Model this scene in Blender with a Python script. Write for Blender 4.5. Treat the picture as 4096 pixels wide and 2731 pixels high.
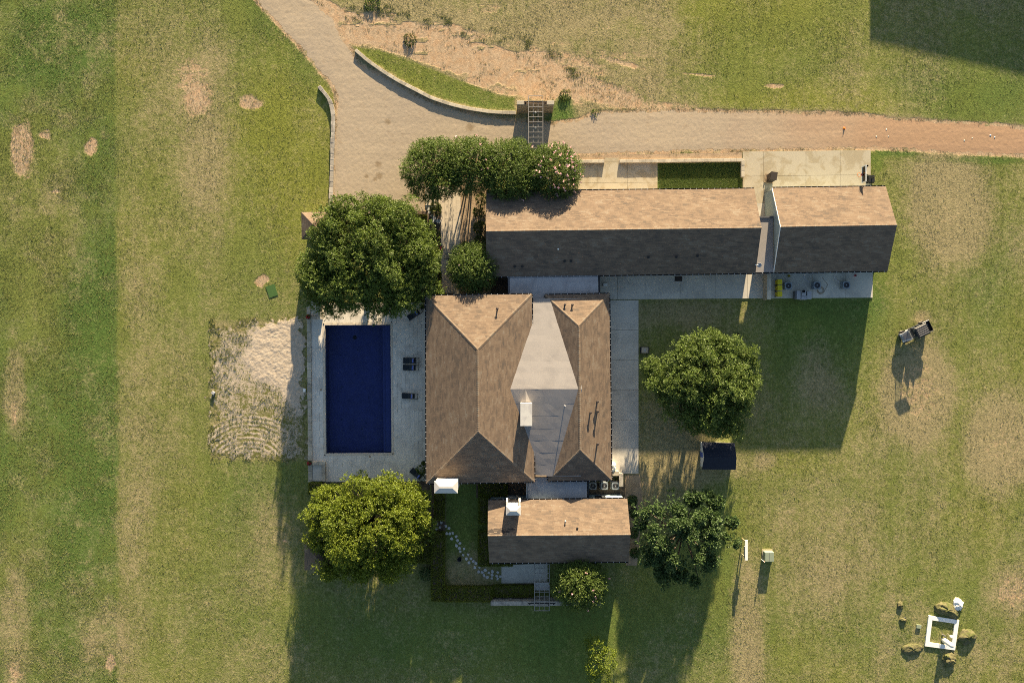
import bpy, math, random
import numpy as np
from mathutils import Vector

R = math.radians
scene = bpy.context.scene
COL = scene.collection
for o in list(bpy.data.objects):
    bpy.data.objects.remove(o)
random.seed(7)
RNG = np.random.default_rng(7)

# ------------------------------------------------------------------ camera, sky, sun, exposure
FLY = 93.75                                   # flying height of the drone (m)
cam_d = bpy.data.cameras.new('drone_camera')
cam = bpy.data.objects.new('drone_camera', cam_d)
COL.objects.link(cam)
cam.location = (0, 0, FLY)
cam_d.sensor_width = 36.0
cam_d.lens = 26.37
cam_d.clip_end = 2000
scene.camera = cam

SUN_EL, SUN_AZ = R(11.4), R(8.75)             # low sun, a little east of north
world = bpy.data.worlds.new('World')
scene.world = world
world.use_nodes = True
wn = world.node_tree
bg = wn.nodes['Background']
sky = wn.nodes.new('ShaderNodeTexSky')
sky.sky_type = 'NISHITA'
sky.sun_disc = False
sky.sun_elevation = SUN_EL
sky.sun_rotation = SUN_AZ
wn.links.new(sky.outputs['Color'], bg.inputs['Color'])
bg.inputs['Strength'].default_value = 0.056

sun_d = bpy.data.lights.new('sun', 'SUN')
sun_d.energy = 5.0
sun_d.angle = R(0.53)
sun_d.color = (1.0, 0.82, 0.54)
sun = bpy.data.objects.new('sun', sun_d)
COL.objects.link(sun)
sdir = Vector((-math.sin(SUN_AZ) * math.cos(SUN_EL), -math.cos(SUN_AZ) * math.cos(SUN_EL), -math.sin(SUN_EL)))
sun.rotation_euler = sdir.to_track_quat('-Z', 'Y').to_euler()
sun.location = (20, 120, 60)

vs = scene.view_settings
vs.view_transform = 'Standard'
vs.look = 'None'
vs.gamma = 1.0
vs.use_curve_mapping = False
vs.exposure = 2.0
scene.cycles.use_denoising = False
scene.cycles.filter_width = 1.0

# ------------------------------------------------------------------ helpers
PXM = 32.0                                    # plan units per metre
def g(px, py, h=0.0):
    """plan point of something h metres above ground (survey units of the aerial plan)"""
    k = (1 - h / FLY) / PXM
    return Vector(((px - 2048) * k, (1365.5 - py) * k, h))

def tag(o, label=None, cat=None, group=None, kind=None):
    if label: o['label'] = label
    if cat: o['category'] = cat
    if group: o['group'] = group
    if kind: o['kind'] = kind
    return o

def thing(name, label, cat, loc=(0, 0, 0), rotz=0.0, group=None):
    o = bpy.data.objects.new(name, None)
    COL.objects.link(o)
    o.empty_display_size = 0.3
    o.location = loc
    o.rotation_euler = (0, 0, rotz)
    return tag(o, label, cat, group)

def linkmesh(name, me, parent=None, mat=None):
    o = bpy.data.objects.new(name, me)
    COL.objects.link(o)
    if mat: me.materials.append(mat)
    if parent: o.parent = parent
    return o

def copy_tree(o, parent=None):
    c = o.copy()
    COL.objects.link(c)
    c.parent = parent
    for ch in list(o.children):
        copy_tree(ch, c)
    return c

class MB:
    def __init__(self):
        self.v, self.f = [], []
    def add(self, vs_, fs):
        n = len(self.v)
        self.v += [tuple(p) for p in vs_]
        self.f += [tuple(i + n for i in f) for f in fs]
        return self
    def box(self, x0, x1, y0, y1, z0, z1):
        return self.add([(x0, y0, z0), (x1, y0, z0), (x1, y1, z0), (x0, y1, z0),
                         (x0, y0, z1), (x1, y0, z1), (x1, y1, z1), (x0, y1, z1)],
                        [(3, 2, 1, 0), (4, 5, 6, 7), (0, 1, 5, 4), (1, 2, 6, 5), (2, 3, 7, 6), (3, 0, 4, 7)])
    def cbox(self, x0, x1, y0, y1, z0, z1, c):
        """box with chamfered top edges"""
        n = [(x0, y0, z0), (x1, y0, z0), (x1, y1, z0), (x0, y1, z0),
             (x0, y0, z1 - c), (x1, y0, z1 - c), (x1, y1, z1 - c), (x0, y1, z1 - c),
             (x0 + c, y0 + c, z1), (x1 - c, y0 + c, z1), (x1 - c, y1 - c, z1), (x0 + c, y1 - c, z1)]
        fs = [(3, 2, 1, 0), (8, 9, 10, 11)]
        for b in (0, 4):
            for i in range(4):
                j = (i + 1) % 4
                fs.append((b + i, b + j, b + 4 + j, b + 4 + i))
        return self.add(n, fs)
    def prism(self, poly, z0, z1):
        n = len(poly)
        a = sum(poly[i][0] * poly[(i + 1) % n][1] - poly[(i + 1) % n][0] * poly[i][1] for i in range(n))
        if a < 0: poly = poly[::-1]
        vs_ = [(p[0], p[1], z0) for p in poly] + [(p[0], p[1], z1) for p in poly]
        fs = [tuple(range(n - 1, -1, -1)), tuple(range(n, 2 * n))]
        fs += [(i, (i + 1) % n, n + (i + 1) % n, n + i) for i in range(n)]
        return self.add(vs_, fs)
    def hull(self, lo, hi):
        """loft between two loops with equal counts"""
        n = len(lo)
        fs = [tuple(range(n - 1, -1, -1)), tuple(range(n, 2 * n))]
        fs += [(i, (i + 1) % n, n + (i + 1) % n, n + i) for i in range(n)]
        return self.add(list(lo) + list(hi), fs)
    def tube(self, pts, r, n=8, cap=True):
        pts = [Vector(p) for p in pts]
        rs = r if isinstance(r, (list, tuple)) else [r] * len(pts)
        base = len(self.v)
        for i, p in enumerate(pts):
            a = pts[max(i - 1, 0)]; b = pts[min(i + 1, len(pts) - 1)]
            d = (b - a).normalized()
            u = d.cross(Vector((0, 0, 1)))
            if u.length < 1e-3: u = Vector((1, 0, 0))
            u.normalize(); w = u.cross(d)
            for k in range(n):
                t = 2 * math.pi * k / n
                self.v.append(tuple(p + (u * math.cos(t) + w * math.sin(t)) * rs[i]))
        for i in range(len(pts) - 1):
            for k in range(n):
                a = base + i * n + k; b = base + i * n + (k + 1) % n
                self.f.append((b, a, a + n, b + n))
        if cap:
            self.f.append(tuple(base + k for k in range(n)))
            self.f.append(tuple(base + (len(pts) - 1) * n + k for k in range(n - 1, -1, -1)))
        return self
    def lathe(self, prof, n=20, c=(0, 0, 0)):
        base = len(self.v)
        for (r, z) in prof:
            for k in range(n):
                t = 2 * math.pi * k / n
                self.v.append((c[0] + r * math.cos(t), c[1] + r * math.sin(t), c[2] + z))
        for i in range(len(prof) - 1):
            for k in range(n):
                a = base + i * n + k; b = base + i * n + (k + 1) % n
                self.f.append((a, b, b + n, a + n))
        self.f.append(tuple(base + k for k in range(n - 1, -1, -1)))
        self.f.append(tuple(base + (len(prof) - 1) * n + k for k in range(n)))
        return self
    def build(self, name, mat, parent=None, smooth=False, rel=True):
        """world-coordinate vertices; made relative to an unrotated parent when rel"""
        me = bpy.data.meshes.new(name)
        v = self.v
        if parent is not None and rel:
            off = parent.location.copy()
            q = parent.parent
            while q is not None:
                off += q.location; q = q.parent
            v = [(a - off.x, b - off.y, c - off.z) for a, b, c in v]
        me.from_pydata(v, [], self.f)
        if smooth:
            me.polygons.foreach_set('use_smooth', [True] * len(me.polygons))
        me.update()
        return linkmesh(name, me, parent, mat)

def npmesh(name, V, F, attrs=None, smooth=False):
    V = np.asarray(V, dtype=np.float32); F = np.asarray(F, dtype=np.int32)
    me = bpy.data.meshes.new(name)
    me.vertices.add(len(V)); me.vertices.foreach_set('co', V.ravel())
    k = F.shape[1]
    me.loops.add(F.size); me.loops.foreach_set('vertex_index', F.ravel())
    me.polygons.add(len(F)); me.polygons.foreach_set('loop_start', np.arange(0, F.size, k, dtype=np.int32))
    me.polygons.foreach_set('use_smooth', np.full(len(F), smooth, dtype=bool))
    for nm, arr in (attrs or {}).items():
        arr = np.asarray(arr, dtype=np.float32)
        if arr.ndim == 1:
            me.attributes.new(nm, 'FLOAT', 'POINT').data.foreach_set('value', arr)
        else:
            me.attributes.new(nm, 'FLOAT_COLOR', 'POINT').data.foreach_set('color', arr.ravel())
    me.update(calc_edges=True)
    return me

_T = {}
def vnoise(x, y, seed=0):
    if seed not in _T: _T[seed] = np.random.default_rng(1000 + seed).random((256, 256))
    T = _T[seed]
    xi = np.floor(x).astype(int); yi = np.floor(y).astype(int)
    fx = x - xi; fy = y - yi
    fx = fx * fx * (3 - 2 * fx); fy = fy * fy * (3 - 2 * fy)
    a = T[xi % 256, yi % 256]; b = T[(xi + 1) % 256, yi % 256]
    c = T[xi % 256, (yi + 1) % 256]; d = T[(xi + 1) % 256, (yi + 1) % 256]
    return (a * (1 - fx) + b * fx) * (1 - fy) + (c * (1 - fx) + d * fx) * fy
def fbm(x, y, octv=4, seed=0):
    s = np.zeros_like(x, dtype=float); a = 0.5; t = 0
    for i in range(octv):
        s += a * vnoise(x * 2 ** i + 17.3 * i, y * 2 ** i + 5.1 * i, seed + i); t += a; a *= 0.55
    return s / t
def sstep(a, b, x):
    t = np.clip((x - a) / (b - a), 0, 1)
    return t * t * (3 - 2 * t)
def sdf(poly, x, y):
    """signed distance, positive inside"""
    d = np.full(x.shape, 1e9); ins = np.zeros(x.shape, bool)
    n = len(poly)
    for i in range(n):
        x0, y0 = poly[i]; x1, y1 = poly[(i + 1) % n]
        ex, ey = x1 - x0, y1 - y0
        t = np.clip(((x - x0) * ex + (y - y0) * ey) / (ex * ex + ey * ey + 1e-9), 0, 1)
        d = np.minimum(d, np.hypot(x - x0 - t * ex, y - y0 - t * ey))
        c = ((y0 > y) != (y1 > y))
        with np.errstate(divide='ignore', invalid='ignore'):
            ins ^= c & (x < ex * (y - y0) / (ey if ey else 1e-9) + x0)
    return np.where(ins, d, -d)

# ------------------------------------------------------------------ materials
class N:
    def __init__(self, name):
        self.m = bpy.data.materials.new(name); self.m.use_nodes = True
        self.t = self.m.node_tree; self.p = self.t.nodes['Principled BSDF']
        self.out = self.t.nodes['Material Output']
    def n(self, typ, **kw):
        nd = self.t.nodes.new(typ)
        for k, v in kw.items():
            setattr(nd, k, v)
        return nd
    def l(self, a, b): self.t.links.new(a, b)
    def pos(self):
        if not hasattr(self, '_pos'): self._pos = self.n('ShaderNodeNewGeometry').outputs['Position']
        return self._pos
    def noise(self, scale, detail=4, rough=.6, vec=None, dist=0.0):
        nd = self.n('ShaderNodeTexNoise'); nd.inputs['Scale'].default_value = scale
        nd.inputs['Detail'].default_value = detail; nd.inputs['Roughness'].default_value = rough
        nd.inputs['Distortion'].default_value = dist
        self.l(vec or self.pos(), nd.inputs['Vector'])
        return nd.outputs['Fac']
    def math(self, op, a, b=None, c=None, clamp=False):
        nd = self.n('ShaderNodeMath', operation=op); nd.use_clamp = clamp
        for i, v in enumerate((a, b, c)):
            if v is None: continue
            if hasattr(v, 'is_output'): self.l(v, nd.inputs[i])
            else: nd.inputs[i].default_value = v
        return nd.outputs[0]
    def mix(self, f, a, b, blend='MIX'):
        nd = self.n('ShaderNodeMix', data_type='RGBA'); nd.blend_type = blend
        for s, v in ((nd.inputs['Factor'], f), (nd.inputs['A'], a), (nd.inputs['B'], b)):
            if hasattr(v, 'is_output'): self.l(v, s)
            elif isinstance(v, (tuple, list)): s.default_value = (*v, 1)
            else: s.default_value = v
        return nd.outputs['Result']
    def ramp(self, f, a, b):
        nd = self.n('ShaderNodeMapRange', interpolation_type='SMOOTHSTEP'); self.l(f, nd.inputs['Value'])
        nd.inputs['From Min'].default_value = a; nd.inputs['From Max'].default_value = b
        return nd.outputs['Result']
    def scale(self, col, s):
        nd = self.n('ShaderNodeVectorMath', operation='SCALE')
        if hasattr(col, 'is_output'): self.l(col, nd.inputs[0])
        else: nd.inputs[0].default_value = col
        if hasattr(s, 'is_output'): self.l(s, nd.inputs['Scale'])
        else: nd.inputs['Scale'].default_value = s
        return nd.outputs[0]
    def bump(self, h, strength, dist):
        nd = self.n('ShaderNodeBump'); nd.inputs['Strength'].default_value = strength
        nd.inputs['Distance'].default_value = dist
        self.l(h, nd.inputs['Height']); self.l(nd.outputs[0], self.p.inputs['Normal'])
    def attr(self, name):
        nd = self.n('ShaderNodeAttribute'); nd.attribute_name = name
        return nd

MATS = {}
def mk(name, base, rough=.8, var=.12, scale=1.2, fine=14., bump=.0, bdist=.01, objvar=0., metal=0., spec=.3, col2=None, c2r=(.45, .65), c2s=.8):
    q = N(name); p = q.p
    p.inputs['Roughness'].default_value = rough
    p.inputs['Metallic'].default_value = metal
    p.inputs['Specular IOR Level'].default_value = spec
    n1 = q.noise(scale, 3); n2 = q.noise(fine, 3, .65)
    s = q.math('MULTIPLY_ADD', n1, 2 * var, 1 - var)
    s = q.math('MULTIPLY_ADD', n2, 1.4 * var, q.math('SUBTRACT', s, .7 * var))
    if objvar:
        oi = q.n('ShaderNodeObjectInfo').outputs['Random']
        s = q.math('MULTIPLY_ADD', oi, 2 * objvar, q.math('SUBTRACT', s, objvar))
    c = base
    if col2:
        c = q.mix(q.ramp(q.noise(c2s, 5, .6, dist=.8), *c2r), base, col2)
    c = q.scale(c, s)
    q.l(c, p.inputs['Base Color'])
    if bump: q.bump(n2, bump, bdist)
    MATS[name] = q.m
    return q.m

mk('concrete', (.53, .49, .425), .85, .10, .5, 9, .12, .01, .05, col2=(.43, .40, .35), c2s=.35)
mk('cream_concrete', (.42, .365, .27), .8, .07, .9, 8, .08, .01, .03, col2=(.345, .285, .19), c2r=(.46, .60), c2s=.55)
mk('limestone', (.46, .40, .31), .85, .14, 1.5, 10, .2, .02, .16, col2=(.33, .29, .23))
mk('weathered_stone', (.36, .32, .27), .9, .22, 2.0, 7, .3, .03, .22, col2=(.20, .18, .16), c2s=1.5)
mk('rubble_stone', (.30, .24, .17), .9, .2, 2.0, 7, .4, .03, .28)
mk('deck_tile', (.64, .585, .505), .75, .07, .7, 9, .06, .005, .05, col2=(.52, .47, .405), c2s=.5)
mk('path_tile', (.55, .47, .37), .75, .06, .7, 9, .06, .005, .06)
mk('white_membrane', (.262, .240, .230), .7, .08, .6, 6, .05, .01, .03, col2=(.232, .213, .206), c2s=.4)
mk('grey_membrane', (.34, .33, .34), .75, .08, .6, 6, .05, .01, .02, col2=(.28, .27, .28), c2s=.7)
mk('stucco_white', (.62, .60, .57), .85, .05, 1.5, 10, .1, .01)
mk('wall_pale', (.27, .34, .36), .85, .05, .8, 12, .05, .01)
mk('wall_stone', (.40, .35, .28), .9, .15, 1.2, 6, .2, .02)
mk('black_metal', (.012, .012, .013), .5, .1, 2, 10, spec=.4)
mk('dark_steel', (.10, .10, .11), .55, .15, 2, 12, spec=.4)
mk('steel', (.26, .24, .22), .5, .12, 2, 14, spec=.5, metal=.3)
mk('ac_grey', (.22, .25, .28), .5, .08, 2, 12, spec=.4)
mk('ac_dark', (.035, .04, .05), .6, .1, 2, 12)
mk('cabinet_grey', (.33, .33, .35), .5, .06, 2, 12, spec=.4)
mk('white_paint', (.78, .77, .74), .5, .03, 2, 12, spec=.4)
mk('cover_white', (.75, .74, .70), .6, .05, 2, 8, spec=.3)
mk('yellow_plastic', (.62, .50, .01), .45, .04, 3, 12, spec=.4)
mk('red_plastic', (.55, .02, .04), .45, .04, 3, 12, spec=.4)
mk('orange_plastic', (.75, .20, .03), .5, .04, 3, 12, spec=.4)
mk('blue_fabric', (.10, .15, .45), .9, .06, 3, 20)
mk('dark_fabric', (.018, .026, .034), .85, .1, 3, 20)
mk('navy_roof', (.018, .022, .038), .8, .2, 2, 16, .2, .01)
mk('timber', (.30, .22, .14), .8, .15, 2, 14, .2, .01, .1)
mk('dark_timber', (.035, .026, .022), .7, .15, 2, 14, .1, .01)
mk('vent_metal', (.055, .04, .035), .6, .1, 3, 12)
mk('rubber', (.015, .015, .016), .85, .1, 3, 20)
mk('bark', (.11, .085, .065), .95, .25, 3, 12, .6, .03)
mk('mulch', (.10, .075, .055), .95, .3, 1.2, 9, .8, .04, col2=(.17, .12, .08), c2s=1.2)
mk('tan_soil', (.36, .26, .17), .95, .18, .8, 7, .7, .03, col2=(.28, .20, .13), c2s=.9)
mk('dry_mound', (.13, .118, .058), .95, .35, 2.0, 11, .9, .05, col2=(.085, .095, .028), c2s=1.4)
mk('terracotta', (.10, .09, .09), .8, .1, 3, 12)
mk('green_box', (.24, .28, .20), .6, .06, 2, 10)
mk('green_mat', (.05, .11, .03), .95, .15, 3, 14, .3, .01)
mk('pool_plaster', (.098, .098, .225), .7, .3, .3, 1.2)
mk('pool_spot', (.030, .05, .12), .7, .3, 2, 9)
mk('buggy_paint', (.24, .25, .27), .45, .05, 2, 10, spec=.4)
mk('pool_bench', (.125, .128, .26), .7, .2, .4, 2.0)  # plaster lightened to stand in for less light absorbed over the shallow bench
mk('barn_metal', (.35, .34, .33), .5, .08, 1, 6, metal=.3)
mk('cap_stone', (.52, .50, .47), .8, .1, 1.2, 9, .1, .01, col2=(.42, .40, .39))

def shingle_mat(name, cols):
    q = N(name); q.p.inputs['Roughness'].default_value = .92
    q.p.inputs['Specular IOR Level'].default_value = .15
    t = q.attr('tint').outputs['Fac']
    r = q.n('ShaderNodeValToRGB'); r.color_ramp.interpolation = 'LINEAR'
    el = r.color_ramp.elements
    for i, c in enumerate(cols):
        e = el[i] if i < 2 else el.new(0)
        e.color = (*c, 1)
    for i, e in enumerate(list(el)): pass
    for i in range(len(cols)):
        el[i].position = i / (len(cols) - 1)
    for i, c in enumerate(cols): el[i].color = (*c, 1)
    q.l(t, r.inputs[0])
    s = q.math('MULTIPLY_ADD', q.noise(.30, 3), .16, .92)
    s = q.math('MULTIPLY', s, q.math('MULTIPLY_ADD', q.noise(22, 2), .3, .85))
    q.l(q.scale(r.outputs[0], s), q.p.inputs['Base Color'])
    q.bump(q.noise(25, 2), .12, .006)
    MATS[name] = q.m
SH = [(.092, .076, .064), (.122, .092, .071), (.155, .112, .082), (.180, .133, .097), (.195, .160, .126)]
shingle_mat('shingle', SH)

def leaf_mat(name, dark, light, trans=.28, spec=.35):
    q = N(name); q.p.inputs['Roughness'].default_value = .55
    q.p.inputs['Specular IOR Level'].default_value = spec
    t = q.attr('tint').outputs['Fac']
    c = q.mix(t, dark, light)
    q.l(c, q.p.inputs['Base Color'])
    tr = q.n('ShaderNodeBsdfTranslucent'); q.l(q.scale(c, 1.25), tr.inputs['Color'])
    mx = q.n('ShaderNodeMixShader'); mx.inputs[0].default_value = trans
    q.l(q.p.outputs[0], mx.inputs[1]); q.l(tr.outputs[0], mx.inputs[2]); q.l(mx.outputs[0], q.out.inputs['Surface'])
    MATS[name] = q.m
leaf_mat('oak_leaf', (.034, .066, .012), (.155, .210, .034))
leaf_mat('yellow_leaf', (.052, .092, .008), (.205, .245, .020))
leaf_mat('pecan_leaf', (.045, .085, .016), (.15, .20, .040))
leaf_mat('broad_leaf', (.028, .060, .020), (.10, .155, .045))
leaf_mat('myrtle_leaf', (.036, .072, .014), (.150, .205, .038))
leaf_mat('hedge_leaf', (.065, .090, .012), (.17, .185, .020), .15, .2)
leaf_mat('shrub_leaf', (.035, .060, .014), (.13, .15, .035), .2, .2)
leaf_mat('dry_weed', (.16, .12, .06), (.30, .23, .11), .2, .1)
leaf_mat('pink_blossom', (.62, .33, .38), (.85, .58, .60), .2, .1)
leaf_mat('red_blossom', (.45, .01, .06), (.65, .03, .10), .25, .1)
leaf_mat('grass_blade', (.075, .105, .022), (.24, .225, .085), .2, .1)

def glass_mat(name, tint, rough=.03):
    q = N(name); q.t.nodes.remove(q.p)
    tr = q.n('ShaderNodeBsdfTransparent'); tr.inputs['Color'].default_value = (*tint, 1)
    gl = q.n('ShaderNodeBsdfGlossy'); gl.inputs['Roughness'].default_value = rough
    fr = q.n('ShaderNodeFresnel'); fr.inputs['IOR'].default_value = 1.33
    mx = q.n('ShaderNodeMixShader'); q.l(fr.outputs[0], mx.inputs[0]); q.l(tr.outputs[0], mx.inputs[1]); q.l(gl.outputs[0], mx.inputs[2])
    q.l(mx.outputs[0], q.out.inputs['Surface'])
    if name == 'water':
        b = q.n('ShaderNodeBump'); b.inputs['Strength'].default_value = .12; b.inputs['Distance'].default_value = .03
        q.l(q.noise(3.0, 3), b.inputs['Height']); q.l(b.outputs[0], gl.inputs['Normal'])
    MATS[name] = q.m
glass_mat('water', (.62, .74, .95), .02)
glass_mat('glass', (.75, .8, .82))

# ground: cover attribute = dry / soil / lush / yellow
q = N('ground_cover'); q.p.inputs['Roughness'].default_value = 1.0; q.p.inputs['Specular IOR Level'].default_value = .05
a = q.attr('cover'); sep = q.n('ShaderNodeSeparateColor'); q.l(a.outputs['Color'], sep.inputs[0])
dry, soil, lush = sep.outputs[0], sep.outputs[1], sep.outputs[2]; yel = a.outputs['Alpha']
mp = q.n('ShaderNodeMapping'); mp.inputs['Scale'].default_value = (1.0, .8, 1); mp.inputs['Rotation'].default_value = (0, 0, .5)
q.l(q.pos(), mp.inputs['Vector']); vec = mp.outputs[0]
big = q.noise(.22, 4, .6); mid = q.noise(1.3, 4, .65, dist=.3); fine = q.noise(5.0, 4, .72, vec, dist=.5); hair = q.noise(15., 3, .75, vec)
def pert(x, k1, k2, k3):
    s = q.math('MULTIPLY_ADD', q.math('SUBTRACT', mid, .5), k1, x)
    s = q.math('MULTIPLY_ADD', q.math('SUBTRACT', fine, .5), k2, s)
    return q.math('MULTIPLY_ADD', q.math('SUBTRACT', big, .5), k3, s)
c = q.mix(q.ramp(pert(lush, .9, 1.0, .6), .1, .9), (.130, .150, .040), (.076, .122, .030))
c = q.mix(q.math('MULTIPLY', q.ramp(pert(yel, .7, .6, .5), .1, .95), .85), c, (.166, .176, .034))
c = q.mix(q.ramp(pert(dry, 1.0, 1.1, .5), .12, .95), c, (.245, .205, .110))
sr = q.ramp(pert(soil, .6, .55, .2), .30, .62)
c = q.mix(sr, c, q.mix(q.ramp(mid, .4, .65), (.385, .282, .185), (.36, .24, .145)))
mps = q.n('ShaderNodeMapping'); mps.inputs['Scale'].default_value = (1.5, .045, 1); mps.inputs['Rotation'].default_value = (0, 0, .03); q.l(q.pos(), mps.inputs['Vector'])
streak = q.noise(1.0, 3, .6, mps.outputs[0]); grain = q.noise(2.7, 3, .65, vec, dist=.8)
s = q.math('MULTIPLY_ADD', fine, 1.35, .45); s = q.math('MULTIPLY', s, q.math('MULTIPLY_ADD', streak, .40, .80)); s = q.math('MULTIPLY', s, q.math('MULTIPLY_ADD', grain, .7, .65)); s = q.math('MULTIPLY', s, q.math('MULTIPLY_ADD', hair, 1.0, .5)); s = q.math('MULTIPLY', s, q.math('MULTIPLY_ADD', mid, .35, .82))
q.l(q.scale(c, s), q.p.inputs['Base Color'])
hsum = q.math('MULTIPLY_ADD', hair, .45, fine)
q.bump(q.math('MULTIPLY', hsum, q.math('MULTIPLY_ADD', sr, -.62, 1.0)), .75, .08)
MATS['ground_cover'] = q.m

def sheet_mat(name, c1, c2, c3, bstr, bd, f1=1.0, grain=9.0, xgrad=False):
    q = N(name); q.p.inputs['Roughness'].default_value = 1.0; q.p.inputs['Specular IOR Level'].default_value = .05
    big = q.noise(.13 * f1, 4, .6, dist=.5); mid = q.noise(.9 * f1, 4, .6); gr = q.noise(grain, 4, .75); fi = q.noise(3.0, 3, .6, dist=.6)
    c = q.mix(q.ramp(big, .38, .62), c1, c2)
    c = q.mix(q.math('MULTIPLY', q.ramp(mid, .55, .75), .5), c, c3)
    if xgrad:
        sp = q.n('ShaderNodeSeparateXYZ'); q.l(q.pos(), sp.inputs[0])
        xx = q.math('MULTIPLY_ADD', big, 16., sp.outputs[0])
        c = q.mix(q.math('MULTIPLY', q.ramp(xx, 30, 58), .85), c, (.385, .235, .140))
        # wheel tracks along the lane and old oil spots
        mp = q.n('ShaderNodeMapping'); mp.inputs['Scale'].default_value = (.05, 1.3, 1); q.l(q.pos(), mp.inputs['Vector'])
        c = q.scale(c, q.math('MULTIPLY_ADD', q.noise(1.0, 4, .6, mp.outputs[0], dist=.4), .36, .82))
        for (px, py, r_) in ((1514, 658, .55), (1517, 704, .55), (1466, 706, .35), (1500, 718, .35), (1880, 510, .7), (1552, 488, .5), (1462, 1000, .3)):
            dn = q.n('ShaderNodeVectorMath', operation='DISTANCE'); q.l(q.pos(), dn.inputs[0]); dn.inputs[1].default_value = g(px, py)
            k_ = q.math('MULTIPLY_ADD', fi, .8, q.math('DIVIDE', dn.outputs['Value'], r_))
            mr = q.ramp(k_, 1.5, .7); c = q.mix(q.math('MULTIPLY', mr, .55), c, (.17, .115, .06))
    s = q.math('MULTIPLY_ADD', gr, .45, .78); s = q.math('MULTIPLY', s, q.math('MULTIPLY_ADD', fi, .3, .85))
    q.l(q.scale(c, s), q.p.inputs['Base Color'])
    q.bump(q.math('MULTIPLY_ADD', gr, .5, fi), bstr, bd)
    MATS[name] = q.m
sheet_mat('gravel', (.385, .31, .226), (.365, .295, .22), (.295, .22, .148), .24, .05, xgrad=True)
sheet_mat('bare_soil', (.38, .26, .155), (.335, .235, .15), (.30, .195, .115), .4, .06, 1.6, 7)
sheet_mat('sand', (.50, .42, .345), (.48, .40, .32), (.42, .35, .28), .5, .06, 1.5, 6)

# ------------------------------------------------------------------ ground
def ell(x, y, cx, cy, rx, ry, soft=.6, rot=0.0):
    c, s = math.cos(rot), math.sin(rot)
    dx, dy = x - cx, y - cy
    d = np.hypot((dx * c + dy * s) / rx, (-dx * s + dy * c) / ry)
    return 1 - sstep(1 - soft, 1 + soft, d)

DRIVE = [(985, -40), (1029, 0), (1056, 40), (1110, 89), (1168, 156), (1212, 200), (1253, 250), (1284, 290), (1322, 325), (1348, 372), (1350, 420),
         (1345, 470), (1338, 560), (1334, 700), (1330, 865), (1700, 865), (1704, 700), (1720, 640), (2000, 640), (2320, 618), (2750, 603), (2975, 600), (3480, 590),
         (3612, 596), (3791, 607), (4096, 620), (4400, 634), (4400, 532), (4096, 513), (3970, 500), (3746, 490), (3568, 477), (3434, 461),
         (3300, 455), (3000, 450), (2717, 444), (2520, 446), (2380, 452), (2310, 484), (2210, 496), (2060, 486), (1930, 470), (1800, 438), (1700, 402), (1600, 350), (1520, 300),
         (1440, 262), (1390, 190), (1365, 150), (1330, 80), (1270, 20), (1235, -10), (1200, -40)]
SOIL = [(1215, -40), (1250, 10), (1330, 45), (1420, 80), (1520, 70), (1600, 75), (1700, 110), (1820, 125), (1920, 165), (2010, 190), (2110, 215), (2200, 230), (2270, 300), (2310, 360),
        (2350, 420), (2300, 440), (2230, 400), (2120, 390), (2040, 370), (1940, 350), (1840, 310), (1740, 260), (1620, 215), (1500, 180), (1420, 172), (1375, 190), (1325, 125), (1255, 50), (1190, -20)]
COURT = [(1010, 1320), (1075, 1275), (1180, 1262), (1228, 1258), (1232, 1400), (1230, 1660), (1170, 1640), (1110, 1560), (1020, 1520), (980, 1440)]

def axis(lo, hi, step, far):
    fine_ = np.arange(lo, hi + step / 2, step)
    out = np.array(far)
    return np.concatenate([-out[::-1] + lo, fine_, hi + out])
gx = axis(-68, 68, .22, [4, 12, 30, 80, 180, 400]); gy = axis(-46, 46, .22, [4, 12, 30, 80, 180, 400])
GX, GY = np.meshgrid(gx, gy)
x = GX * PXM + 2048; y = 1365.5 - GY * PXM
wob = (fbm(x / 90, y / 90, 4, 3) - .5)
n1 = fbm(x / 330, y / 330, 4, 11); n2 = fbm(x / 120, y / 200, 4, 21); n3 = fbm(x / 60, y / 60, 3, 31)
field = 1 - sstep(455, 480, x + 30 * wob - (y - 1300) * .004)           # rough field west of the mown strip
dryv = .36 + .55 * (n1 - .5) + .35 * (n2 - .5)
lushv = .30 + .5 * (n2 - .5)
yelv = .30 + .7 * (fbm(x / 260, y / 260, 3, 41) - .5)
soilv = np.zeros_like(x)
# west field
dryv = dryv * (1 - field) + field * (.22 + .5 * (n1 - .5) + .7 * (n3 - .5))
lushv = lushv * (1 - field) + field * (.55 + .7 * (n2 - .5) + .5 * (n3 - .5))
yelv = yelv * (1 - field) + field * .12
lushv += .35 * field * sstep(860, 1000, y) * ell(x, y, 370, 1600, 110, 900)
lushv += .5 * ell(x, y, 230, 170, 160, 170); lushv -= .5 * field * ell(x, y, 130, 900, 170, 420)
dryv += .22 * field * ell(x, y, 200, 800, 220, 330)
dryv += .6 * ell(x, y, 60, 1560, 40, 180) + .35 * ell(x, y, 60, 2500, 60, 260) + .35 * ell(x, y, 420, 2560, 90, 120)
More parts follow.
